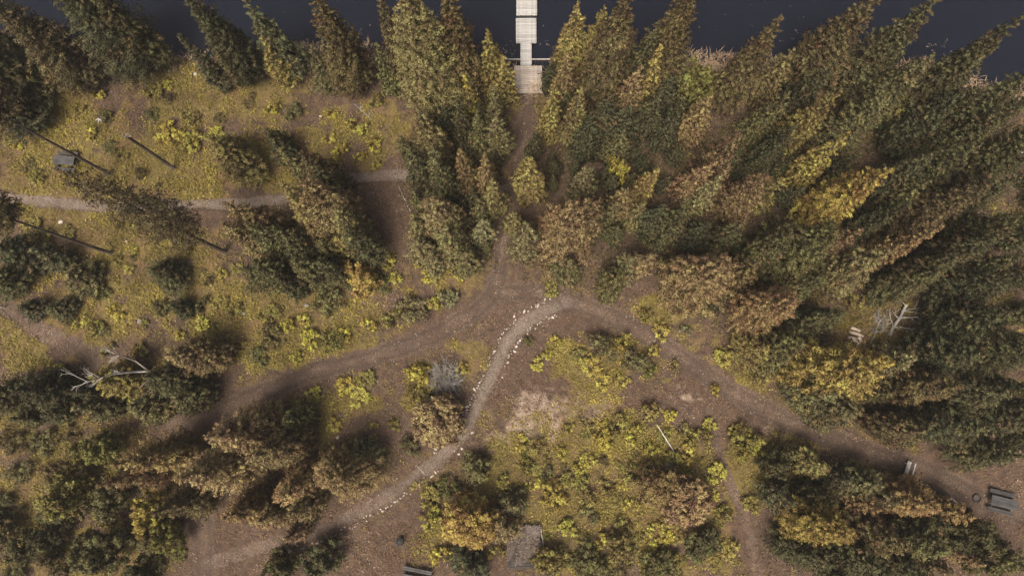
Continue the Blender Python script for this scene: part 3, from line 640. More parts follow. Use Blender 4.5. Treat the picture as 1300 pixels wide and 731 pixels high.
for fi, (pg, n, cols, (h0, h1)) in enumerate(FILL):
    us = [q[0] for q in pg]; vv_ = [q[1] for q in pg]; made = 0
    for _ in range(2500):
        if made >= n: break
        u = rnd.uniform(min(us), max(us)); v = rnd.uniform(min(vv_), max(vv_))
        if not inside(u, v, pg) or (((u - 1085) / 110) ** 2 + ((v - 414) / 46) ** 2 < 1): continue
        b = at(u, v); h = rnd.uniform(h0, h1); r = h * rnd.uniform(.16, .22)
        if fi == 11: r = h * rnd.uniform(.34, .46)
        if near_path(b[0], b[1]) < r * .7 or any(math.hypot(b[0] - x, b[1] - y) < (rr + r) * .52 for x, y, rr in PLANTED): continue
        k = H / (H - h); tip = (650 + (u - 650) * k, 500 + (v - 500) * k)   # straight above the foot
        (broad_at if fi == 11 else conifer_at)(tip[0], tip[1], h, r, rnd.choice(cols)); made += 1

# ground pixel, radius, height, colour
SHRUBS = [(127, 122, .6, .8, 'lime'), (195, 117, .9, 1.0, 'yolive'), (215, 172, 1.2, 1.0, 'lime'), (245, 180, 1.2, 1.0, 'lime'), (245, 152, .9, .8, 'yolive'), (350, 140, .8, 1.0, 'lime'), (372, 145, .8, 1., 'olive'), (423, 147, .6, .8, 'lime'), (455, 163, 1., 1.1, 'lime'), (475, 185, .9, 1.0, 'lime'), (432, 195, .8, .9, 'lime'), (460, 200, .6, .8, 'lime'), (480, 130, .8, 1., 'yolive'), (140, 190, .7, .6, 'olive'),
    (546, 350, .8, 1.1, 'lime'), (535, 335, .6, .8, 'lime'), (586, 348, .7, .9, 'lime'), (570, 378, .9, 1.2, 'sagel'), (525, 395, 1.4, 1.5, 'sage'), (552, 385, .7, 1., 'lime'), (470, 413, .7, .9, 'lime'), (500, 405, 1.0, 1.1, 'yolive'), (420, 385, 1.2, 1.6, 'sage'), (485, 360, 1.0, 1.2, 'olive'), (495, 335, .7, .9, 'lime'), (503, 355, .6, .8, 'lime'), (348, 425, 1.2, 1.4, 'sage'), (395, 433, .9, 1.1, 'lime'), (425, 433, 1.2, 1.2, 'lgreen'), (440, 425, .7, .8, 'lime'), (378, 455, .6, .7, 'lime'), (330, 455, .9, .9, 'olive'), (345, 400, .9, .9, 'yolive'), (368, 415, .7, .9, 'lime'),
    (535, 475, 1.2, 1.4, 'lime'), (528, 500, 1.0, 1.1, 'yolive'), (586, 468, .7, .9, 'lime'), (552, 500, .8, .9, 'yolive'), (545, 515, .7, .8, 'olive'), (400, 500, .8, .7, 'lime'), (440, 490, .9, .6, 'lime'), (465, 480, .8, .6, 'yolive'), (455, 505, .9, .6, 'lime'), (425, 540, .7, .6, 'lime'), (500, 538, .6, .5, 'yolive'), (475, 540, .4, .4, 'lime'),
    (762, 437, 1.2, 1.9, 'sage'), (786, 437, .8, 1.5, 'lime'), (802, 458, 1.3, 1.7, 'sage'), (748, 465, 1.0, .8, 'lime'), (762, 480, .9, .7, 'lime'), (785, 484, .8, .7, 'lime'), (735, 455, .8, .8, 'yolive'), (822, 468, .8, 1.0, 'lgreen'), (705, 432, .5, .6, 'lime'), (695, 450, .5, .6, 'lime'), (683, 462, .6, .6, 'lime'), (672, 433, .5, .5, 'olive'), (830, 445, .6, .8, 'lime'), (855, 464, .5, .6, 'yolive'), (906, 494, .5, .8, 'lime'), (820, 402, .8, 1.0, 'yolive'), (838, 420, .9, 1.0, 'lime'), (868, 420, .6, .9, 'sagel'), (915, 455, .9, .9, 'lime'), (962, 478, 1.0, 1.1, 'yolive'), (700, 368, .7, .7, 'yolive'),
    (850, 528, .6, .8, 'lime'), (826, 522, .9, 1.2, 'yellow'), (945, 562, 1.4, 1.8, 'lgreen'), (930, 545, .6, .9, 'lime'), (955, 575, .9, 1.2, 'lime'), (885, 555, 1.0, 1.2, 'yolive'), (870, 575, .8, 1., 'lime'), (720, 545, .6, .8, 'lime'), (765, 558, 1.1, 1.2, 'lime'), (745, 585, .7, .9, 'lime'), (702, 628, 1.2, 1.4, 'lime'), (735, 595, .6, .8, 'lime'), (712, 572, .6, .8, 'lime'), (782, 540, 1.0, 1., 'yolive'), (803, 552, .8, 1., 'lime'), (745, 632, .9, 1.1, 'yellow'), (762, 685, .7, .9, 'lime'), (680, 565, .9, 1.1, 'yolive'), (668, 590, .8, 1.0, 'yolive'), (822, 570, .8, 1., 'lime'), (800, 600, .8, .9, 'yolive'), (720, 670, .8, 1., 'lime'), (740, 700, .9, 1.1, 'olive'), (800, 640, .7, .8, 'lime'), (790, 665, .8, .9, 'yolive'), (830, 670, .7, .8, 'lime'), (905, 600, .9, 1., 'lime'), (915, 650, .8, 1., 'yolive'), (880, 700, .9, 1.1, 'olive'), (900, 540, .6, .7, 'lime'), (975, 620, .9, 1.1, 'yolive'), (950, 640, .8, 1., 'yolive'), (720, 610, .7, .8, 'yolive'), (770, 620, .8, .9, 'yolive'),
    (552, 655, 1.1, 1.6, 'lime'), (562, 702, .9, 1.2, 'lime'), (545, 630, .9, 1.1, 'yolive'), (570, 620, 1.0, 1.3, 'olive'), (610, 600, .7, .9, 'lime'), (640, 610, .6, .9, 'yellow'), (630, 700, .7, .8, 'yolive'), (655, 625, .8, 1., 'olive'), (470, 560, .5, .5, 'lime'), (520, 565, .9, 1.1, 'olive'),
    (60, 300, .8, .8, 'lime'), (90, 295, .7, .7, 'yolive'), (85, 330, .8, .8, 'lime'), (235, 315, .8, .9, 'yolive'), (150, 330, .6, .6, 'yolive'), (125, 415, .8, .8, 'yolive'), (150, 398, .8, .7, 'lime'), (105, 410, .7, .6, 'lime'), (135, 420, .6, .7, 'sagel'), (180, 445, .8, .9, 'yolive'), (140, 445, .7, .8, 'yolive'), (280, 385, .7, .7, 'yolive'), (260, 410, .7, .7, 'lime'), (300, 395, .7, .7, 'yolive'), (100, 140, .6, .6, 'yolive'), (60, 125, .6, .7, 'yolive'), (1150, 430, .8, 1., 'yolive'), (1175, 405, .9, 1., 'olive'), (1080, 385, 1., 1.1, 'yolive'), (640, 200, .5, .7, 'olive'), (75, 470, .8, .9, 'lime'), (220, 485, .8, .8, 'olive')] + [(u_, v_, r_, r_ * rnd.uniform(.8, 1.1), c_) for (u_, v_, r_, c_) in [(20, 560, 1.1, 'brown'), (60, 562, 1.2, 'olive'), (95, 552, .8, 'brown'), (150, 565, .7, 'olive'), (30, 600, 1.2, 'olive'), (75, 600, 1.1, 'brown'), (10, 640, 1.3, 'dolive'), (85, 660, 1.2, 'brown'), (130, 650, 1.0, 'yolive'), (145, 690, 1.1, 'olive'), (60, 690, 1.2, 'olive'), (200, 720, 1.1, 'olive'), (110, 690, .9, 'brown'), (215, 640, .8, 'yolive'), (180, 615, .8, 'olive'), (25, 730, 1.2, 'olive'), (75, 728, 1.0, 'brown'), (230, 700, .7, 'olive')]]
def grow_shrubs(pg, n, cols, r0, r1):
    us = [q[0] for q in pg]; vv_ = [q[1] for q in pg]; made = 0
    for _ in range(1500):
        if made >= n: break
        u = rnd.uniform(min(us), max(us)); v = rnd.uniform(min(vv_), max(vv_)); r = rnd.uniform(r0, r1)
        b = at(u, v)
        if not inside(u, v, pg) or near_path(b[0], b[1]) < r * .8 or any(math.hypot((u - q[0]), (v - q[1])) < (q[2] + r) * 11 for q in SHRUBS) or any(math.hypot(b[0] - x, b[1] - y) < rr * .7 for x, y, rr in PLANTED): continue
        SHRUBS.append((u, v, r, r * rnd.uniform(.7, 1.3), rnd.choice(cols))); made += 1
grow_shrubs([(655, 560), (720, 545), (800, 520), (890, 545), (940, 690), (900, 728), (700, 728), (690, 660)], 44, ('lime', 'yolive', 'yolive', 'lgreen', 'olive', 'yellow', 'brown'), .35, .95)
grow_shrubs([(30, 130), (230, 100), (480, 140), (500, 210), (330, 240), (120, 245), (20, 235)], 26, ('lime', 'yolive', 'olive', 'yolive', 'brown'), .3, .75)
grow_shrubs([(20, 275), (260, 290), (340, 380), (440, 420), (330, 465), (240, 430), (120, 395), (60, 350)], 30, ('lime', 'yolive', 'olive', 'yolive', 'sage', 'brown'), .3, .85)
for (u, v, r, h, col) in SHRUBS:
    plant('shrub', rnd.choice(BUSH[4:] if r > 1.05 else BUSH[:4]), (u, v), h, r, col, 'shrub', 'shrub', ground=True, trunk_name='stem', crown_name='foliage')

# ------------------------------------------------------------------ ground cover that nobody could count
def inframe(x, y, z=0., pad=.03):
    dx, dy, dz = x, y, z - H
    yc = dy * ct + dz * st; zc = -dy * st + dz * ct
    U = CX + F * dx / -zc; V = CY - F * yc / -zc
    return (U > -1300 * pad) & (U < 1300 * (1 + pad)) & (V > -1300 * pad) & (V < 731 + 1300 * pad)

def sample(n, fn, x0=-47, x1=47, y0=-16.5, y1=37.5):
    x = rng.uniform(x0, x1, n); y = rng.uniform(y0, y1, n)
    pf_, rd, rm, vg, dr = fields(x, y)
    dl = y - shore(x)
    p = fn(x, y, rd, rm, vg, dr, dl)
    k = (rng.random(n) < p) & inframe(x, y, pad=.02)
    x, y = x[k], y[k]
    return x, y, ground_z(x, y)

def tufts(name, label, cat, mat, x, y, z, k, l, w, spread, up, flat=.5, tonefn=None):
    n = len(x); tone = np.clip(rng.normal(.5, .22, n), 0, 1)
    sc = rng.uniform(.6, 1.35, n)
    p = np.stack([x, y, z], 1).repeat(k, 0); scr = sc.repeat(k)
    m = len(p); off = rng.normal(0, 1, (m, 3)) * np.array([spread, spread, 0]) * scr[:, None]; off[:, 2] = rng.random(m) * up * .6 * scr
    p = p + off
    d = rng.normal(0, 1, (m, 3)); d[:, 2] = np.abs(d[:, 2]) * flat + up * .6
    nn = np.array([0, 0, 1.]) + rng.normal(0, .5, (m, 3))
    v, f = leaves(p, d, nn, l * rng.uniform(.6, 1.4, m) * scr, w * rng.uniform(.7, 1.3, m) * scr)
    t = np.clip(tone.repeat(k) + rng.normal(0, .12, m), 0, 1)
    o = obj(name, new_mesh(name, v, f, mat, False, {'tone': ('FLOAT', np.repeat(t, 4))}))
    return tag(o, label, cat, kind='stuff')

land = lambda dl: (dl < -1.0)
x, y, z = sample(300000, lambda x, y, rd, rm, vg, dr, dl: np.clip(vg - .15, 0, 1) ** 1.1 * .62 * land(dl) * (1 - dr * .6) * sstep(.36, .58, fbm(x, y, 1.3, 301)))
tufts('low_plants', 'low yellow green leafy plants carpeting the clearings', 'ground cover', M['cover'], x, y, z, 6, .15, .045, .13, .22)
x, y, z = sample(40000, lambda x, y, rd, rm, vg, dr, dl: np.clip(vg - .3, 0, 1) * .55 * land(dl) * (1 - dr) * sstep(.45, .65, fbm(x, y, 2.4, 311)))
tufts('leafy_mounds', 'knee high mounds of yellow green leaves in the clearings', 'ground cover', M['mound'], x, y, z, 22, .15, .048, .19, .30)
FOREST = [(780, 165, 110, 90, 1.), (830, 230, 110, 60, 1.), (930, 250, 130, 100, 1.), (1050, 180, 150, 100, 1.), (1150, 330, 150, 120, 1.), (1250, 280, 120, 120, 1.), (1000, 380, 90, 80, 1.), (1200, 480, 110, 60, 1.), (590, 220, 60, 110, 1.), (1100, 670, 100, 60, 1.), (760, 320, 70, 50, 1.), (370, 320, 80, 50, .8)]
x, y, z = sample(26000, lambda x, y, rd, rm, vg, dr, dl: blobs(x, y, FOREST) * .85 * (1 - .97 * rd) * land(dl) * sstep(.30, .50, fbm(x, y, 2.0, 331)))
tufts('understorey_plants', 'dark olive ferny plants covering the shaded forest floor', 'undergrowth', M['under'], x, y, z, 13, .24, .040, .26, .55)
x, y, z = sample(150000, lambda x, y, rd, rm, vg, dr, dl: (.06 + .5 * vg) * (1 - .95 * rd) * (1 - .6 * rm) * land(dl) * sstep(.38, .62, fbm(x, y, 2.0, 302)))
tufts('grass', 'dry tan grass tufts between the plants', 'grass', M['grass'], x, y, z, 6, .30, .012, .10, .8)
x, y, z = sample(170000, lambda x, y, rd, rm, vg, dr, dl: (.36 + .3 * dr) * (1 - .72 * rd) * (1 - .6 * vg) * land(dl) * sstep(.25, .6, fbm(x, y, 1.6, 303)))
tufts('fallen_leaves_and_twigs', 'brown fallen leaves and twigs littering the forest floor', 'leaf litter', M['twig'], x, y, z + .02, 4, .16, .022, .20, .05, .15)
x, y, z = sample(220000, lambda x, y, rd, rm, vg, dr, dl: (.14 + .5 * np.clip(blobs(x, y, SOIL), 0, 1)) * (1 - .92 * rd) * (1 - .5 * dr) * land(dl) * sstep(.38, .62, fbm(x, y, 1.1, 321)))
tufts('russet_ground_plants', 'low russet and brown dried plants over the bare earth', 'ground cover', M['russet'], x, y, z, 5, .15, .022, .14, .25)
x, y, z = sample(60000, lambda x, y, rd, rm, vg, dr, dl: ((np.abs(dl + 1.0) < 1.35) * .7 * sstep(.3, .55, fbm(x, y, 3.5, 304))), y0=20, y1=37.5)
tufts('shore_reeds', 'pale pinkish dry reeds fringing the lake shore', 'reeds', M['reed'], x, y, np.maximum(z, WATER_Z), 6, .42, .016, .10, .7)

def pebbles(name, label, cat, mat, x, y, z, s0, s1):
    n = len(x); base = np.array([(1, 0, 0), (0, 1, 0), (-1, 0, 0), (0, -1, 0), (0, 0, .8), (0, 0, -.6)], float)
    fc = np.array([(0, 1, 4), (1, 2, 4), (2, 3, 4), (3, 0, 4), (1, 0, 5), (2, 1, 5), (3, 2, 5), (0, 3, 5)])
    sc = s0 + (s1 - s0) * rng.random(n) ** 3
    a = rng.random(n) * 6.28; b = base[None] * rng.uniform(.6, 1.3, (n, 6, 1)) * sc[:, None, None]
    X_ = b[..., 0] * np.cos(a)[:, None] - b[..., 1] * np.sin(a)[:, None]; Y_ = b[..., 0] * np.sin(a)[:, None] + b[..., 1] * np.cos(a)[:, None]
    v = np.stack([X_ + x[:, None], Y_ + y[:, None], b[..., 2] + z[:, None]], -1).reshape(-1, 3)
    f = (fc[None] + 6 * np.arange(n)[:, None, None]).reshape(-1, 3)
    t = np.clip(rng.normal(.5, .28, n), 0, 1).repeat(6)
    o = obj(name, new_mesh(name, v, f, mat, False, {'tone': ('FLOAT', t)}))
    return tag(o, label, cat, kind='stuff')
x, y, z = sample(90000, lambda x, y, rd, rm, vg, dr, dl: (.16 * rd + .22 * rm * sstep(.45, .7, fbm(x, y, 2.4, 305)) + .25 * dr) * land(dl))
pebbles('pebbles', 'loose pebbles and grit on the bare earth', 'gravel', M['pebble'], x, y, z, .015, .085)
GP = PATHS['gravel_path'][0]
x, y, z = sample(260000, lambda x, y, rd, rm, vg, dr, dl: (seg_dist(x, y, GP) < .95) * .45 * sstep(.25, .7, fbm(x, y, 1.2, 306)) * sstep(-9, 4, y), x0=-26, x1=8, y0=-15, y1=11)
pebbles('path_gravel', 'fine grey gravel strewn on the stone lined path', 'gravel', M['pebble'], x, y, z, .012, .045)

# ------------------------------------------------------------------ stones along the gravel path
def stone_mesh(seed):
    g = random.Random(seed); import bmesh
    bm = bmesh.new(); bmesh.ops.create_icosphere(bm, subdivisions=1, radius=1.0)
    for v in bm.verts:
        v.co.x *= g.uniform(.75, 1.25); v.co.y *= g.uniform(.6, 1.0); v.co.z *= g.uniform(.45, .75)
    me = bpy.data.meshes.new('stone'); bm.to_mesh(me); bm.free(); return me
SM = [stone_mesh(i) for i in range(7)]
for m_ in SM: m_.materials.append(M['stone'])
SR = [m_.copy() for m_ in SM[:4]]
for m_ in SR: m_.materials.clear(); m_.materials.append(M['rock'])

def along(pl, s):
    d = np.hypot(*np.diff(pl, axis=0).T); c = np.concatenate([[0], np.cumsum(d)])
    i = min(np.searchsorted(c, s, 'right') - 1, len(d) - 1); t = (s - c[i]) / d[i]
    p = pl[i] * (1 - t) + pl[i + 1] * t; n = (pl[i + 1] - pl[i]) / d[i]
    return p, np.array([-n[1], n[0]])
glen = float(np.hypot(*np.diff(GP, axis=0).T).sum())
for side in (-1, 1):
    s = 1.2
    while s < glen * .86:
        f = s / glen
        # where the photograph shows unbroken rows, and where stones are missing
        dense = (.03 < f < .46) if side < 0 else (.03 < f < .22 or .46 < f < .84)
        if rnd.random() < (.93 if dense else .45):
            p, n = along(GP, s); p = p + n * side * (rnd.gauss(.70, .09))
            k = rnd.choice((.04, .045, .05, .06, .065, .075, .09, .12))
            lab = 'pale stone edging the %s side of the gravel path, %s' % ('shrub' if side < 0 else 'dead bush', 'by the road junction' if f < .2 else 'at the bend' if f < .42 else 'past the round orange tree' if f < .66 else 'by the black bin')
            o = obj('edging_stone', rnd.choice(SM), None, (p[0], p[1], float(ground_z(*p)) + k * .25), (rnd.gauss(0, .2), rnd.gauss(0, .2), rnd.uniform(0, 6)), (k * rnd.uniform(.9, 1.7), k, k))
            tag(o, lab, 'stone', 'stones edging the gravel path')
        s += rnd.choice((.10, .13, .16, .20, .30)) if dense else rnd.uniform(.4, 1.0)
for (u, v, k, pale, lab) in [(178, 408, .28, 0, 'grey rock in the mossy clearing near the white dead forked tree'), (78, 282, .24, 1, 'pale rock beside the clearing footpath and bare pine'), (50, 298, .2, 1, 'small pale rock among yellow plants below the clearing footpath'), (249, 94, .24, 1, 'white rock on the slope by the lake shore'), (429, 555, .16, 1, 'pale rock on bare earth beside the wide road'), (407, 148, .14, 1, 'small white rock in the clearing between lakeside conifers'),
                             (390, 388, .26, 0, 'dark rock at the edge of the clearing shrubs'), (385, 450, .14, 1, 'pale rock on the verge of the wide road'), (161, 306, .16, 1, 'white rock under the leaning sparse pine'), (830, 706, .22, 0, 'grey rock between dark shrubs beside the thin dark trail'), (803, 558, .2, 0, 'dark rock among lime yellow shrubs'), (553, 570, .15, 1, 'pale rock beside the round orange tree'), (98, 523, .2, 1, 'pale rock on the earth bank under dark conifers'), (310, 398, .2, 0, 'grey rock beside bare earth in the lower clearing'), (545, 165, .12, 1, 'small pale rock under the tall pale olive conifer')]:
    p = at(u, v); o = obj('rock', (SM if pale else SR)[rnd.randrange(4)], None, (p[0], p[1], float(ground_z(*p)) + k * .3), (0, 0, rnd.uniform(0, 6)), (k, k, k))
    tag(o, lab, 'rock')

# ------------------------------------------------------------------ dock, gangway, landing
def deck(name, label, u0, u1, v0, v1, zt, pw, mat, thick=.045, floats=False, cat='dock', frame_mat=None):
    a = at(u0, v1, zt); b = at(u1, v0, zt); wx = b[0] - a[0]; wy = b[1] - a[1]; cx = (a[0] + b[0]) / 2
    t = root(name, label, cat, (cx, a[1], zt))
    n = max(2, int(round(wy / pw))); pw = wy / n
    me = [MB().box((0, 0, -thick / 2), (wx * rnd.uniform(.995, 1.005), pw - .018, thick), jit=.004, bevel=.008).mesh('plank', mat) for _ in range(3)]
    for i in range(n):
        obj('plank', me[i % 3], t, (rnd.gauss(0, .006), pw * (i + .5), rnd.gauss(0, .004)))
    fm = frame_mat or M['plank']
    fr = MB()
    for sx in (-1, 1): fr.box((sx * (wx / 2 - .06), wy / 2, -thick - .08), (.07, wy - .02, .15))
    for yy in (.06, wy - .06): fr.box((0, yy, -thick - .081), (wx - .2, .07, .14))
    fr.build('frame', fm, t)
    if floats:
        for sx in (-1, 1): MB().box((sx * wx * .27, wy / 2, -thick - .36), (wx * .36, wy * .9, .40), bevel=.06).build('float', M['black'], t)
    else:
        for sx in (-1, 1):
            for yy in (.25, wy - .25): MB().box((sx * (wx / 2 - .18), yy, -thick - .76), (.12, .12, 1.2)).build('post', M['bark'], t)
    return t, wx, wy
deck('floating_dock', 'outer grey plank section of the floating dock', 655.5, 681.5, -34, 19.5, WATER_Z + .42, .15, M['plank'], floats=True)
deck('floating_dock', 'inner grey plank section of the floating dock beside the gangway', 655, 681, 23, 54.5, WATER_Z + .42, .15, M['plank'], floats=True)
hg = at(668, 21.3, WATER_Z + .3)
MBc = MB()
hr = root('dock_hinge', 'dark hinge bar joining the two floating dock sections', 'hinge', (hg[0], hg[1], WATER_Z + .30))
for sx in (-.45, .45): MB().box((sx, 0, 0), (.14, .34, .05)).build('strap', M['black'], hr)
MB().tube([(-.75, 0, 0), (.75, 0, 0)], .045, 8).build('bar', M['black'], hr)
gt, gw, gh_ = deck('gangway', 'narrow plank gangway between the landing and the floating dock', 661.5, 674, 54, 83, .14, .16, M['plank'])
for sx in (-1, 1): MB().box((sx * (gw / 2 + .03), gh_ / 2, .04), (.05, gh_, .12)).build('kerb_rail', M['plank'], gt)
lt, lw, lh = deck('landing', 'wide weathered plank landing at the lake end of the road', 652.5, 688, 83.5, 118, .16, .19, M['landing'])
for (u0, u1, lab) in ((644, 660.5, 'low pale railing at the landing beside the yellowing conifer'), (675, 706, 'low pale railing at the landing running to the dark conifer')):
    a = at(u0, 80, .16); b = at(u1, 80, .16); w = b[0] - a[0]
    t = root('railing', lab, 'railing', (a[0], a[1] + .25, float(-.9)))
    for i in range(int(w / .3) + 1): MB().box((.05 + i * .3, 0, .60), (.04, .04, 1.2)).build('baluster', M['bark'], t)
    MB().box((w / 2, 0, 1.22), (w + .1, .07, .04)).build('top_rail', M['birch'], t)
    MB().box((w / 2, .05, .82), (w, .04, .06)).build('lower_rail', M['bark'], t)

# ------------------------------------------------------------------ tables, bench, bin, fire ring
def picnic_table(u, v, L, rz, label):
    p = at(u, v, .75); t = root('picnic_table', label, 'picnic table', (p[0], p[1], float(ground_z(*p)) - .01), rz, 'grey picnic tables')
    for i in range(4): MB().box((rnd.gauss(0, .005), (i - 1.5) * .19, .75 + rnd.gauss(0, .002)), (L, .18, .045)).build('top_plank', M['table'], t)
    for sy in (-1, 1):
        for k in (0, 1): MB().box((0, sy * (.62 + k * .15), .45), (L, .14, .045)).build('seat_plank', M['table'], t)
    for sx in (-1, 1):
        x = sx * L * .34
        for sy in (-1, 1): MB().tube([(x, sy * .62, .0), (x, sy * .22, .72)], .045, 4).build('leg', M['table'], t)
        MB().box((x + .05 * sx, 0, .40), (.045, 1.5, .09)).build('seat_beam', M['table'], t)
        MB().box((x + .05 * sx, 0, .69), (.045, .72, .07)).build('top_beam', M['table'], t)
    return t
picnic_table(80, 203, 1.75, R(-5), 'grey picnic table on the mossy clearing under the tall bare pine')
picnic_table(1276, 638, 2.0, R(-14), 'dark picnic table on bare earth beside the fire ring')
picnic_table(527, 737, 2.2, R(-11), 'dark picnic table on bare earth below the black bin')

p = at(1153, 598, .45); t = root('bench', 'pale two board bench beside the wide dirt road', 'bench', (p[0], p[1], float(ground_z(*p))), R(68))
for k, yy in enumerate((.13, -.03)): MB().box((0, yy, .45), (1.55, .145, .05)).build('seat_plank', M['plank'], t)
MB().box((0, -.27, .66), (1.55, .06, .19)).build('backrest', M['birch'], t)
for sx in (-1, 1):
    MB().box((sx * .55, .05, .21), (.09, .34, .42)).build('leg', M['plank'], t)
    MB().box((sx * .55, -.2, .36), (.07, .06, .72)).build('back_post', M['plank'], t)
p = at(1240, 632); t = root('fire_ring', 'black metal fire ring in the ground between bench and picnic table', 'fire ring', (p[0], p[1], float(ground_z(*p))))
MB().lathe([(.32, -.05), (.32, .14), (.30, .155), (.28, .14), (.28, .02)], 20).build('ring', M['black'], t, True)
MB().lathe([(.278, .05), (.2, .06), (.0, .075)], 14).build('ash_bed', M['darklog'], t, True)
p = at(508, 687, .4); t = root('litter_bin', 'small round black bin on the bare earth', 'bin', (p[0], p[1], float(ground_z(*p))))
MB().lathe([(.0, 0), (.24, 0), (.27, .05), (.29, .38), (.30, .40), (.27, .41)], 18).build('body', M['black'], t, True)
MB().lathe([(.315, .40), (.32, .43), (.24, .47), (.08, .50), (0, .505)], 18).build('lid', M['black'], t, True)
MB().tube([(-.07, 0, .49), (-.05, 0, .56), (.05, 0, .56), (.07, 0, .49)], .016, 6).build('handle', M['rock'], t)
p = at(-1, 389, .6); t = root('marker_post', 'white marker post at the footpath by the dark conifers', 'post', (p[0], p[1], float(ground_z(*p))), R(10))
MB().box((0, 0, .35), (.09, .09, .75)).build('post', M['birch'], t); MB().box((0, -.06, .62), (.26, .03, .34)).build('board', M['birch'], t)

# ------------------------------------------------------------------ dead wood
def to3(u, v, z): q = at(u, v, z); return np.array([q[0], q[1], z])
def wob_line(a, b, n, w):
    ts = np.linspace(0, 1, n); pts = [a * (1 - k) + b * k + (np.array([rnd.gauss(0, w), rnd.gauss(0, w), rnd.gauss(0, w * .6)]) if 0 < i < n - 1 else 0) for i, k in enumerate(ts)]
    return pts
def twigs(mb, p, d, L, r, depth, n=5):
    d = d / np.linalg.norm(d); e = p + d * L
    mb.tube(wob_line(p, e, 3, L * .05), [r, r * .75, r * .45], 4, cap=False)
    if depth:
        for i in range(n):
            s = rnd.uniform(.35, 1.0); q = p + d * L * s
            twigs(mb, q, d + np.array([rnd.gauss(0, .6), rnd.gauss(0, .6), rnd.gauss(0, .35)]), L * rnd.uniform(.4, .65), r * .55, depth - 1, max(2, n - 1))
def from_base(t, fn):  # geometry given in world coordinates, kept under a root at the base
    o = np.array(t.location)
    return [(q - o) for q in fn]
# standing white dead tree with a fork
b0 = to3(230, 476, 0); b0[2] = float(ground_z(b0[0], b0[1])) - .1
t = root('dead_tree', 'white dead forked tree with bare limbs above tan conifers', 'tree', tuple(b0))
fk = to3(189, 471, 4.6); m1 = to3(142, 475, 8.6); m2 = to3(110, 484, 10.5); s1 = to3(172, 458, 6.3); s2 = to3(146, 449, 8.0)
O = b0
MB().tube([b0 - O, (b0 * .5 + fk * .5) - O + np.array([.06, .05, 0]), fk - O], [.15, .12, .095], 8).build('trunk', M['birch'], t, True)
mb = MB(); mb.tube([fk - O, (fk + m1) / 2 - O + np.array([0, .05, .05]), m1 - O, m2 - O], [.085, .07, .05, .02], 7)
for k in range(9):
    s = rnd.uniform(.2, 1); q = m1 * (1 - s) + m2 * s - O if rnd.random() < .8 else (fk * .3 + m1 * .7) - O
    twigs(mb, q, np.array([-1 + rnd.gauss(0, .5), rnd.gauss(0, .8), .5 + rnd.gauss(0, .4)]), rnd.uniform(.6, 1.2), .016, 2, 3)
mb.build('limb', M['birch'], t, True)
mb = MB(); mb.tube([fk - O, s1 - O, s2 - O], [.06, .045, .02], 7)
for k in range(8): twigs(mb, (s1 * .2 + s2 * .8 if k % 3 else s2) - O, np.array([-1 + rnd.gauss(0, .6), .4 + rnd.gauss(0, .7), .5 + rnd.gauss(0, .5)]), rnd.uniform(.5, 1.0), .014, 2, 3)
mb.build('limb', M['birch'], t, True)
mb = MB(); e = to3(178, 492, 3.6); mb.tube([fk - O, (fk * .5 + e * .5) - O + np.array([.25, 0, 0]), e - O], [.035, .028, .015], 5); mb.build('limb', M['greybark'], t, True)

def dead_bush(u, v, r, h, n, lab):
    p = at(u, v); t = root('dead_bush', lab, 'dead bush', (p[0], p[1], float(ground_z(*p)) - .05))
    for k in range(n):
        a = rnd.uniform(0, 6.28); el = rnd.uniform(.25, 1.3); mb = MB()
        twigs(mb, np.array([math.cos(a) * .06, math.sin(a) * .06, 0]), np.array([math.cos(a) * math.cos(el) * r, math.sin(a) * math.cos(el) * r, math.sin(el) * h]), .62 * math.hypot(r * math.cos(el), h * math.sin(el)), .026, 2, 6)
        mb.build('branch', M['greybark'], t)
dead_bush(566, 480, 1.9, 2.3, 34, 'grey leafless dead bush beside the lined gravel path')
dead_bush(845, 597, 1.1, 1.3, 14, 'grey leafless dead bush among yellow shrubs by the orange tree')
dead_bush(1110, 412, 1.4, 1.2, 9, 'grey tangle of dead branches between cut logs and fallen trunk')

def fallen(name, lab, cat, a, b, r0, r1, mat, zb=.1, branches=0, bl=1.0, part='trunk'):
    A = at(*a); B = at(*b); za = float(ground_z(*A)) + r0 * .7; zb_ = float(ground_z(*B)) + max(r1, zb)
    P0 = np.array([*A, za]); P1 = np.array([*B, zb_])
    t = root(name, lab, cat, tuple(P0)); L = np.linalg.norm(P1 - P0)
    MB().tube([q - P0 for q in wob_line(P0, P1, 6, L * .012)], np.linspace(r0, r1, 6), 8, wob=.08).build(part, mat, t, True)
    d = (P1 - P0) / L; sd = np.array([-d[1], d[0], 0])
    for k in range(branches):
        s = rnd.uniform(.15, .98); mb = MB()
        twigs(mb, (P1 - P0) * s, sd * rnd.choice((-1, 1)) + d * rnd.uniform(.1, .8) + np.array([0, 0, rnd.uniform(-.05, .5)]), bl * rnd.uniform(.5, 1.1), .035, 2, 3)
        mb.build('branch', mat, t, True)
    return t
fallen('fallen_tree', 'grey fallen tree trunk with bare curved branches in the forest gap', 'log', (1127, 427), (1146, 388), .15, .09, M['greybark'], .5, 9, 1.5)
fallen('fallen_pole', 'thin grey dead pole beside the fallen trunk', 'pole', (1099, 448), (1113, 408), .045, .025, M['greybark'], .5, 3, .6, 'pole')
fallen('fallen_pole', 'thin white fallen pole among lime yellow shrubs', 'pole', (856, 574), (831, 538), .05, .03, M['birch'], .9, 0, 1, 'pole')
fallen('fallen_pole', 'thin white pole lying along the litter covered platform', 'pole', (692, 714), (686.5, 667), .045, .03, M['birch'], .3, 0, 1, 'pole')
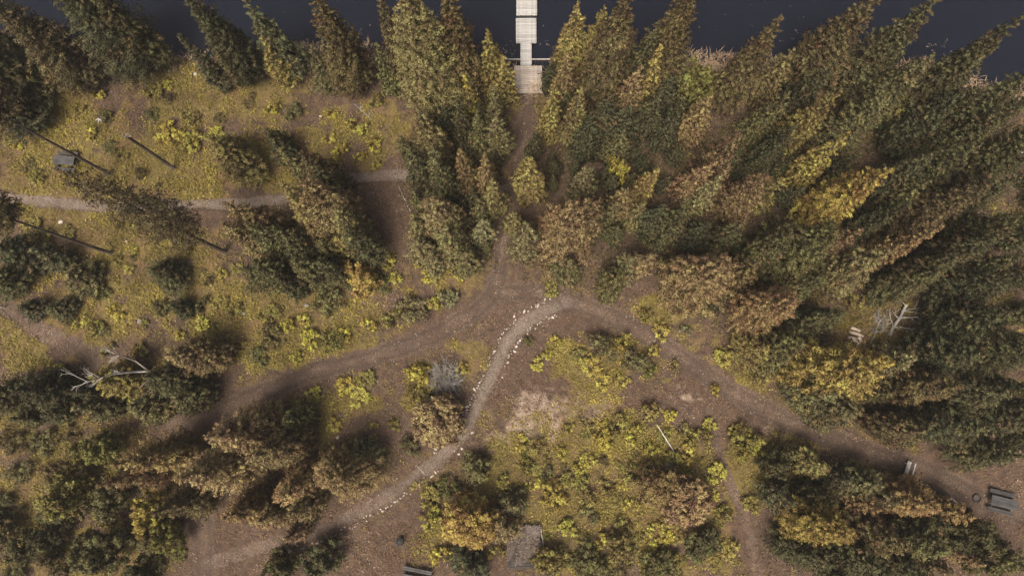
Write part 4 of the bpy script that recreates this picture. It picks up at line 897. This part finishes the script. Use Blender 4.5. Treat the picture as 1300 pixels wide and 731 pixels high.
fallen('fallen_pole', 'pale fallen pole in the clearing below the tall pale olive conifer', 'pole', (472, 152), (450, 133), .05, .03, M['greybark'], .1, 2, .5, 'pole')
fallen('fallen_pole', 'thin reddish fallen pole on brown litter by the clearing footpath', 'pole', (521, 268), (506, 236), .045, .03, M['landing'], .1, 1, .4, 'pole')
fallen('fallen_pole', 'short pale stick across the lined gravel path', 'stick', (528, 590), (540, 603), .02, .012, M['birch'], .03, 0, 1, 'stick')
fallen('fallen_pole', 'white fallen branch on the slope near the lake shore', 'branch', (243, 98), (222, 88), .03, .02, M['greybark'], .05, 2, .4, 'stick')
fallen('fallen_log', 'dark rotten log on the ground between bench and short cut log', 'log', (1166, 610), (1204, 630), .17, .15, M['darklog'], .1, 0)
fallen('cut_log', 'short pale cut log lying at the end of the dark log', 'log', (1205, 632), (1215, 639), .15, .14, M['palewood'], .1, 0, 1, 'log')
fallen('fallen_log', 'grey log in shade at the forest gap by the brown conifers', 'log', (1206, 192), (1196, 172), .10, .07, M['greybark'], .1, 2, .6)
fallen('fallen_log', 'pale cracked log under the forest edge conifers', 'log', (1300, 196), (1284, 186), .08, .06, M['greybark'], .1, 1, .6)
for k, (u, v, L, lab) in enumerate([(1084, 418, .8, 'short pale cut log, topmost of the loose row in the forest gap'), (1085, 424, 1.15, 'longest pale cut log of the loose row in the forest gap'), (1080, 429, .7, 'pale cut log beside the longest one of the loose row'), (1083, 433, .75, 'split pale log lying askew in the loose row'), (1090, 431, .4, 'small pale log end beside the loose row of cut logs')]):
    p = at(u, v); t = root('cut_log', lab, 'log', (p[0], p[1], float(ground_z(*p)) + .12), R((-22, -17, -8, -38, -60)[k]), 'loose row of pale cut logs')
    MB().tube([(-L / 2, 0, 0), (0, .01, .01), (L / 2, 0, 0)], [.13, .135, .125], 9, wob=.06).build('log', M['palewood'], t, True)
# broken snag and uprooted stump
b0 = to3(221, 214, 0); b0[2] = float(ground_z(b0[0], b0[1])) - .1; top = to3(161, 173, 6.9)
t = root('snag', 'broken bare snag with a pale splintered top on the mossy clearing', 'dead tree', tuple(b0))
MB().tube([b0 * (1 - k) + top * k - b0 for k in (0, .3, .65, 1)], [.17, .14, .12, .10], 8, wob=.06).build('trunk', M['bark'], t, True)
mb = MB()
for k in range(7):
    a = k * .9; q = top - b0 + np.array([math.cos(a) * .06, math.sin(a) * .06, -.15]); mb.tube([q, q + np.array([math.cos(a) * rnd.uniform(.05, .35), math.sin(a) * rnd.uniform(.05, .35), rnd.uniform(.15, .5)])], [.05, .012], 4)
mb.build('splintered_top', M['greybark'], t)
p = at(130, 152); t = root('stump', 'grey splintered stump with spreading roots on the mossy clearing', 'stump', (p[0], p[1], float(ground_z(*p))))
MB().tube([(0, 0, -.1), (0, 0, .3), (.05, .03, .5)], [.24, .18, .13], 9, wob=.15).build('trunk', M['greybark'], t, True)
for k in range(8):
    a = k * .8 + rnd.random() * .4; l = rnd.uniform(.3, .62); MB().tube([(0, 0, .3), (math.cos(a) * l * .6, math.sin(a) * l * .6, .35), (math.cos(a) * l, math.sin(a) * l, rnd.uniform(.05, .6))], [.08, .055, .015], 5).build('root', M['greybark'], t, True)

# ------------------------------------------------------------------ litter covered platform
A = at(645, 722, .5); B = at(687, 668, .5); wx = B[0] - A[0]; wy = B[1] - A[1]
t = root('platform', 'low timber platform strewn with weathered grey litter', 'platform', ((A[0] + B[0]) / 2, A[1], float(ground_z((A[0] + B[0]) / 2, A[1]))), R(2))
n = 15; pwd = wy / n; pm = [MB().box((0, 0, 0), (wx, pwd - .025, .05), jit=.01).mesh('plank', M['darklog']) for _ in range(3)]
for i in range(n): obj('plank', pm[i % 3], t, (rnd.gauss(0, .015), (i + .5) * pwd, .45 + rnd.gauss(0, .006)))
for sx in (-1, 1): MB().box((sx * (wx / 2 - .1), wy / 2, .21), (.12, wy, .42)).build('side_beam', M['darklog'], t)
for yy in (.08, wy - .08): MB().box((0, yy, .2), (wx - .4, .12, .42)).build('end_beam', M['darklog'], t)
k = 5200; px = rng.uniform(-wx / 2, wx / 2, k); py = rng.uniform(0, wy, k); keep = fbm(px + 50, py, .9, 601) > .40; px, py = px[keep], py[keep]; k = len(px)
pp = np.stack([px, py, np.full(k, .48) + rng.random(k) * .05], 1)
v, f = leaves(pp, np.concatenate([rng.normal(0, 1, (k, 2)), rng.normal(.05, .12, (k, 1))], 1), np.array([0, 0, 1.]) + rng.normal(0, .3, (k, 3)), rng.uniform(.08, .24, k), rng.uniform(.02, .05, k))
o = obj('litter', new_mesh('litter', v, f, M['chips'], False, {'tone': ('FLOAT', np.clip(rng.normal(.55, .3, k), 0, 1).repeat(4))}), t); o['kind'] = 'stuff'

# ------------------------------------------------------------------ loose sticks on the ground
x, y, z = sample(5200, lambda x, y, rd, rm, vg, dr, dl: (.30 - .22 * rd) * land(dl))
mb = MB()
for (a_, b_, c_) in zip(x, y, z):
    an = rnd.uniform(0, 6.28); L = .25 + 1.3 * rnd.random() ** 3; r_ = .008 + .012 * L
    d = np.array([math.cos(an), math.sin(an), 0]) * L; p0 = np.array([a_, b_, c_ + .04])
    mb.tube([p0, p0 + d * .5 + np.array([rnd.gauss(0, .05 * L), rnd.gauss(0, .05 * L), .04]), p0 + d], [r_, r_ * .8, r_ * .4], 4, cap=False)
o = mb.build('fallen_sticks', M['stick']); tag(o, 'small grey and brown sticks scattered over the forest floor', 'sticks', kind='stuff')

# ------------------------------------------------------------------ thin haze volume, added to lift the blacks
hm = bpy.data.materials.new('black_lift_haze'); hm.use_nodes = True; hn = hm.node_tree.nodes; hn.clear()
ho = hn.new('ShaderNodeOutputMaterial'); pv = hn.new('ShaderNodeVolumePrincipled')
pv.inputs['Color'].default_value = (.93, .93, .92, 1); pv.inputs['Density'].default_value = .00030; pv.inputs['Anisotropy'].default_value = 0.0
hm.node_tree.links.new(pv.outputs[0], ho.inputs['Volume'])
hz = MB(); hz.v = [(sx * 300, yy, zz) for zz in (-6.5, 58.0) for (sx, yy) in ((-1, -290), (1, -290), (1, 330), (-1, 330))]
hz.f = [(3, 2, 1, 0), (4, 5, 6, 7), (0, 1, 5, 4), (1, 2, 6, 5), (2, 3, 7, 6), (3, 0, 4, 7)]
tag(hz.build('added_haze', hm), 'thin pale haze added over forest and lake to lift the blacks', 'added_haze', kind='stuff')
scene.cycles.volume_bounces = 0

# pale leaves and foam flecks drifting on the water
fx, fy = [], []
for (u, v, n, su, sv) in ((645, 66, 26, 5, 8), (1008, 40, 10, 8, 10), (1190, 62, 14, 10, 8), (690, 50, 4, 4, 6), (480, 40, 6, 20, 6), (330, 20, 5, 30, 14), (930, 30, 8, 40, 14)):
    for _ in range(n):
        q = at(rnd.gauss(u, su), rnd.gauss(v, sv), WATER_Z)
        if ground_z(q[0], q[1]) < WATER_Z - .05: fx.append(q[0]); fy.append(q[1])
fx, fy = np.array(fx), np.array(fy)
o = tufts('floating_leaves', 'pale leaves floating on the lake water', 'leaves', M['chips'], fx, fy, np.full(len(fx), WATER_Z + .012), 2, .13, .045, .05, .004, .004)

# trees and shrubs that would share a description are told apart by their neighbours
import re
everyone = [o for o in scene.objects if o.parent is None and o.get('category') in ('tree', 'shrub')]
words = sorted((w for _, w in COL.values()), key=len, reverse=True)
def hue(o):
    for w in words:
        if w in o['label']: return w
    return None
seen = {}
for o in everyone: seen.setdefault(o['label'], []).append(o)
base = {o.name: (o['label'], hue(o)) for o in everyone}
for lab, os_ in seen.items():
    if len(os_) < 2: continue
    for o in os_:
        near = sorted(everyone, key=lambda q: (q.location - o.location).length)[1:9]
        for q in near:
            w = base[q.name][1]
            if w and w != base[o.name][1]:
                kind = {'shrub': 'shrub'}.get(q['category'], 'tree')
                new = '%s, next to a %s %s' % (lab, w, kind)
                if len(new.split()) <= 16: o['label'] = new
                break
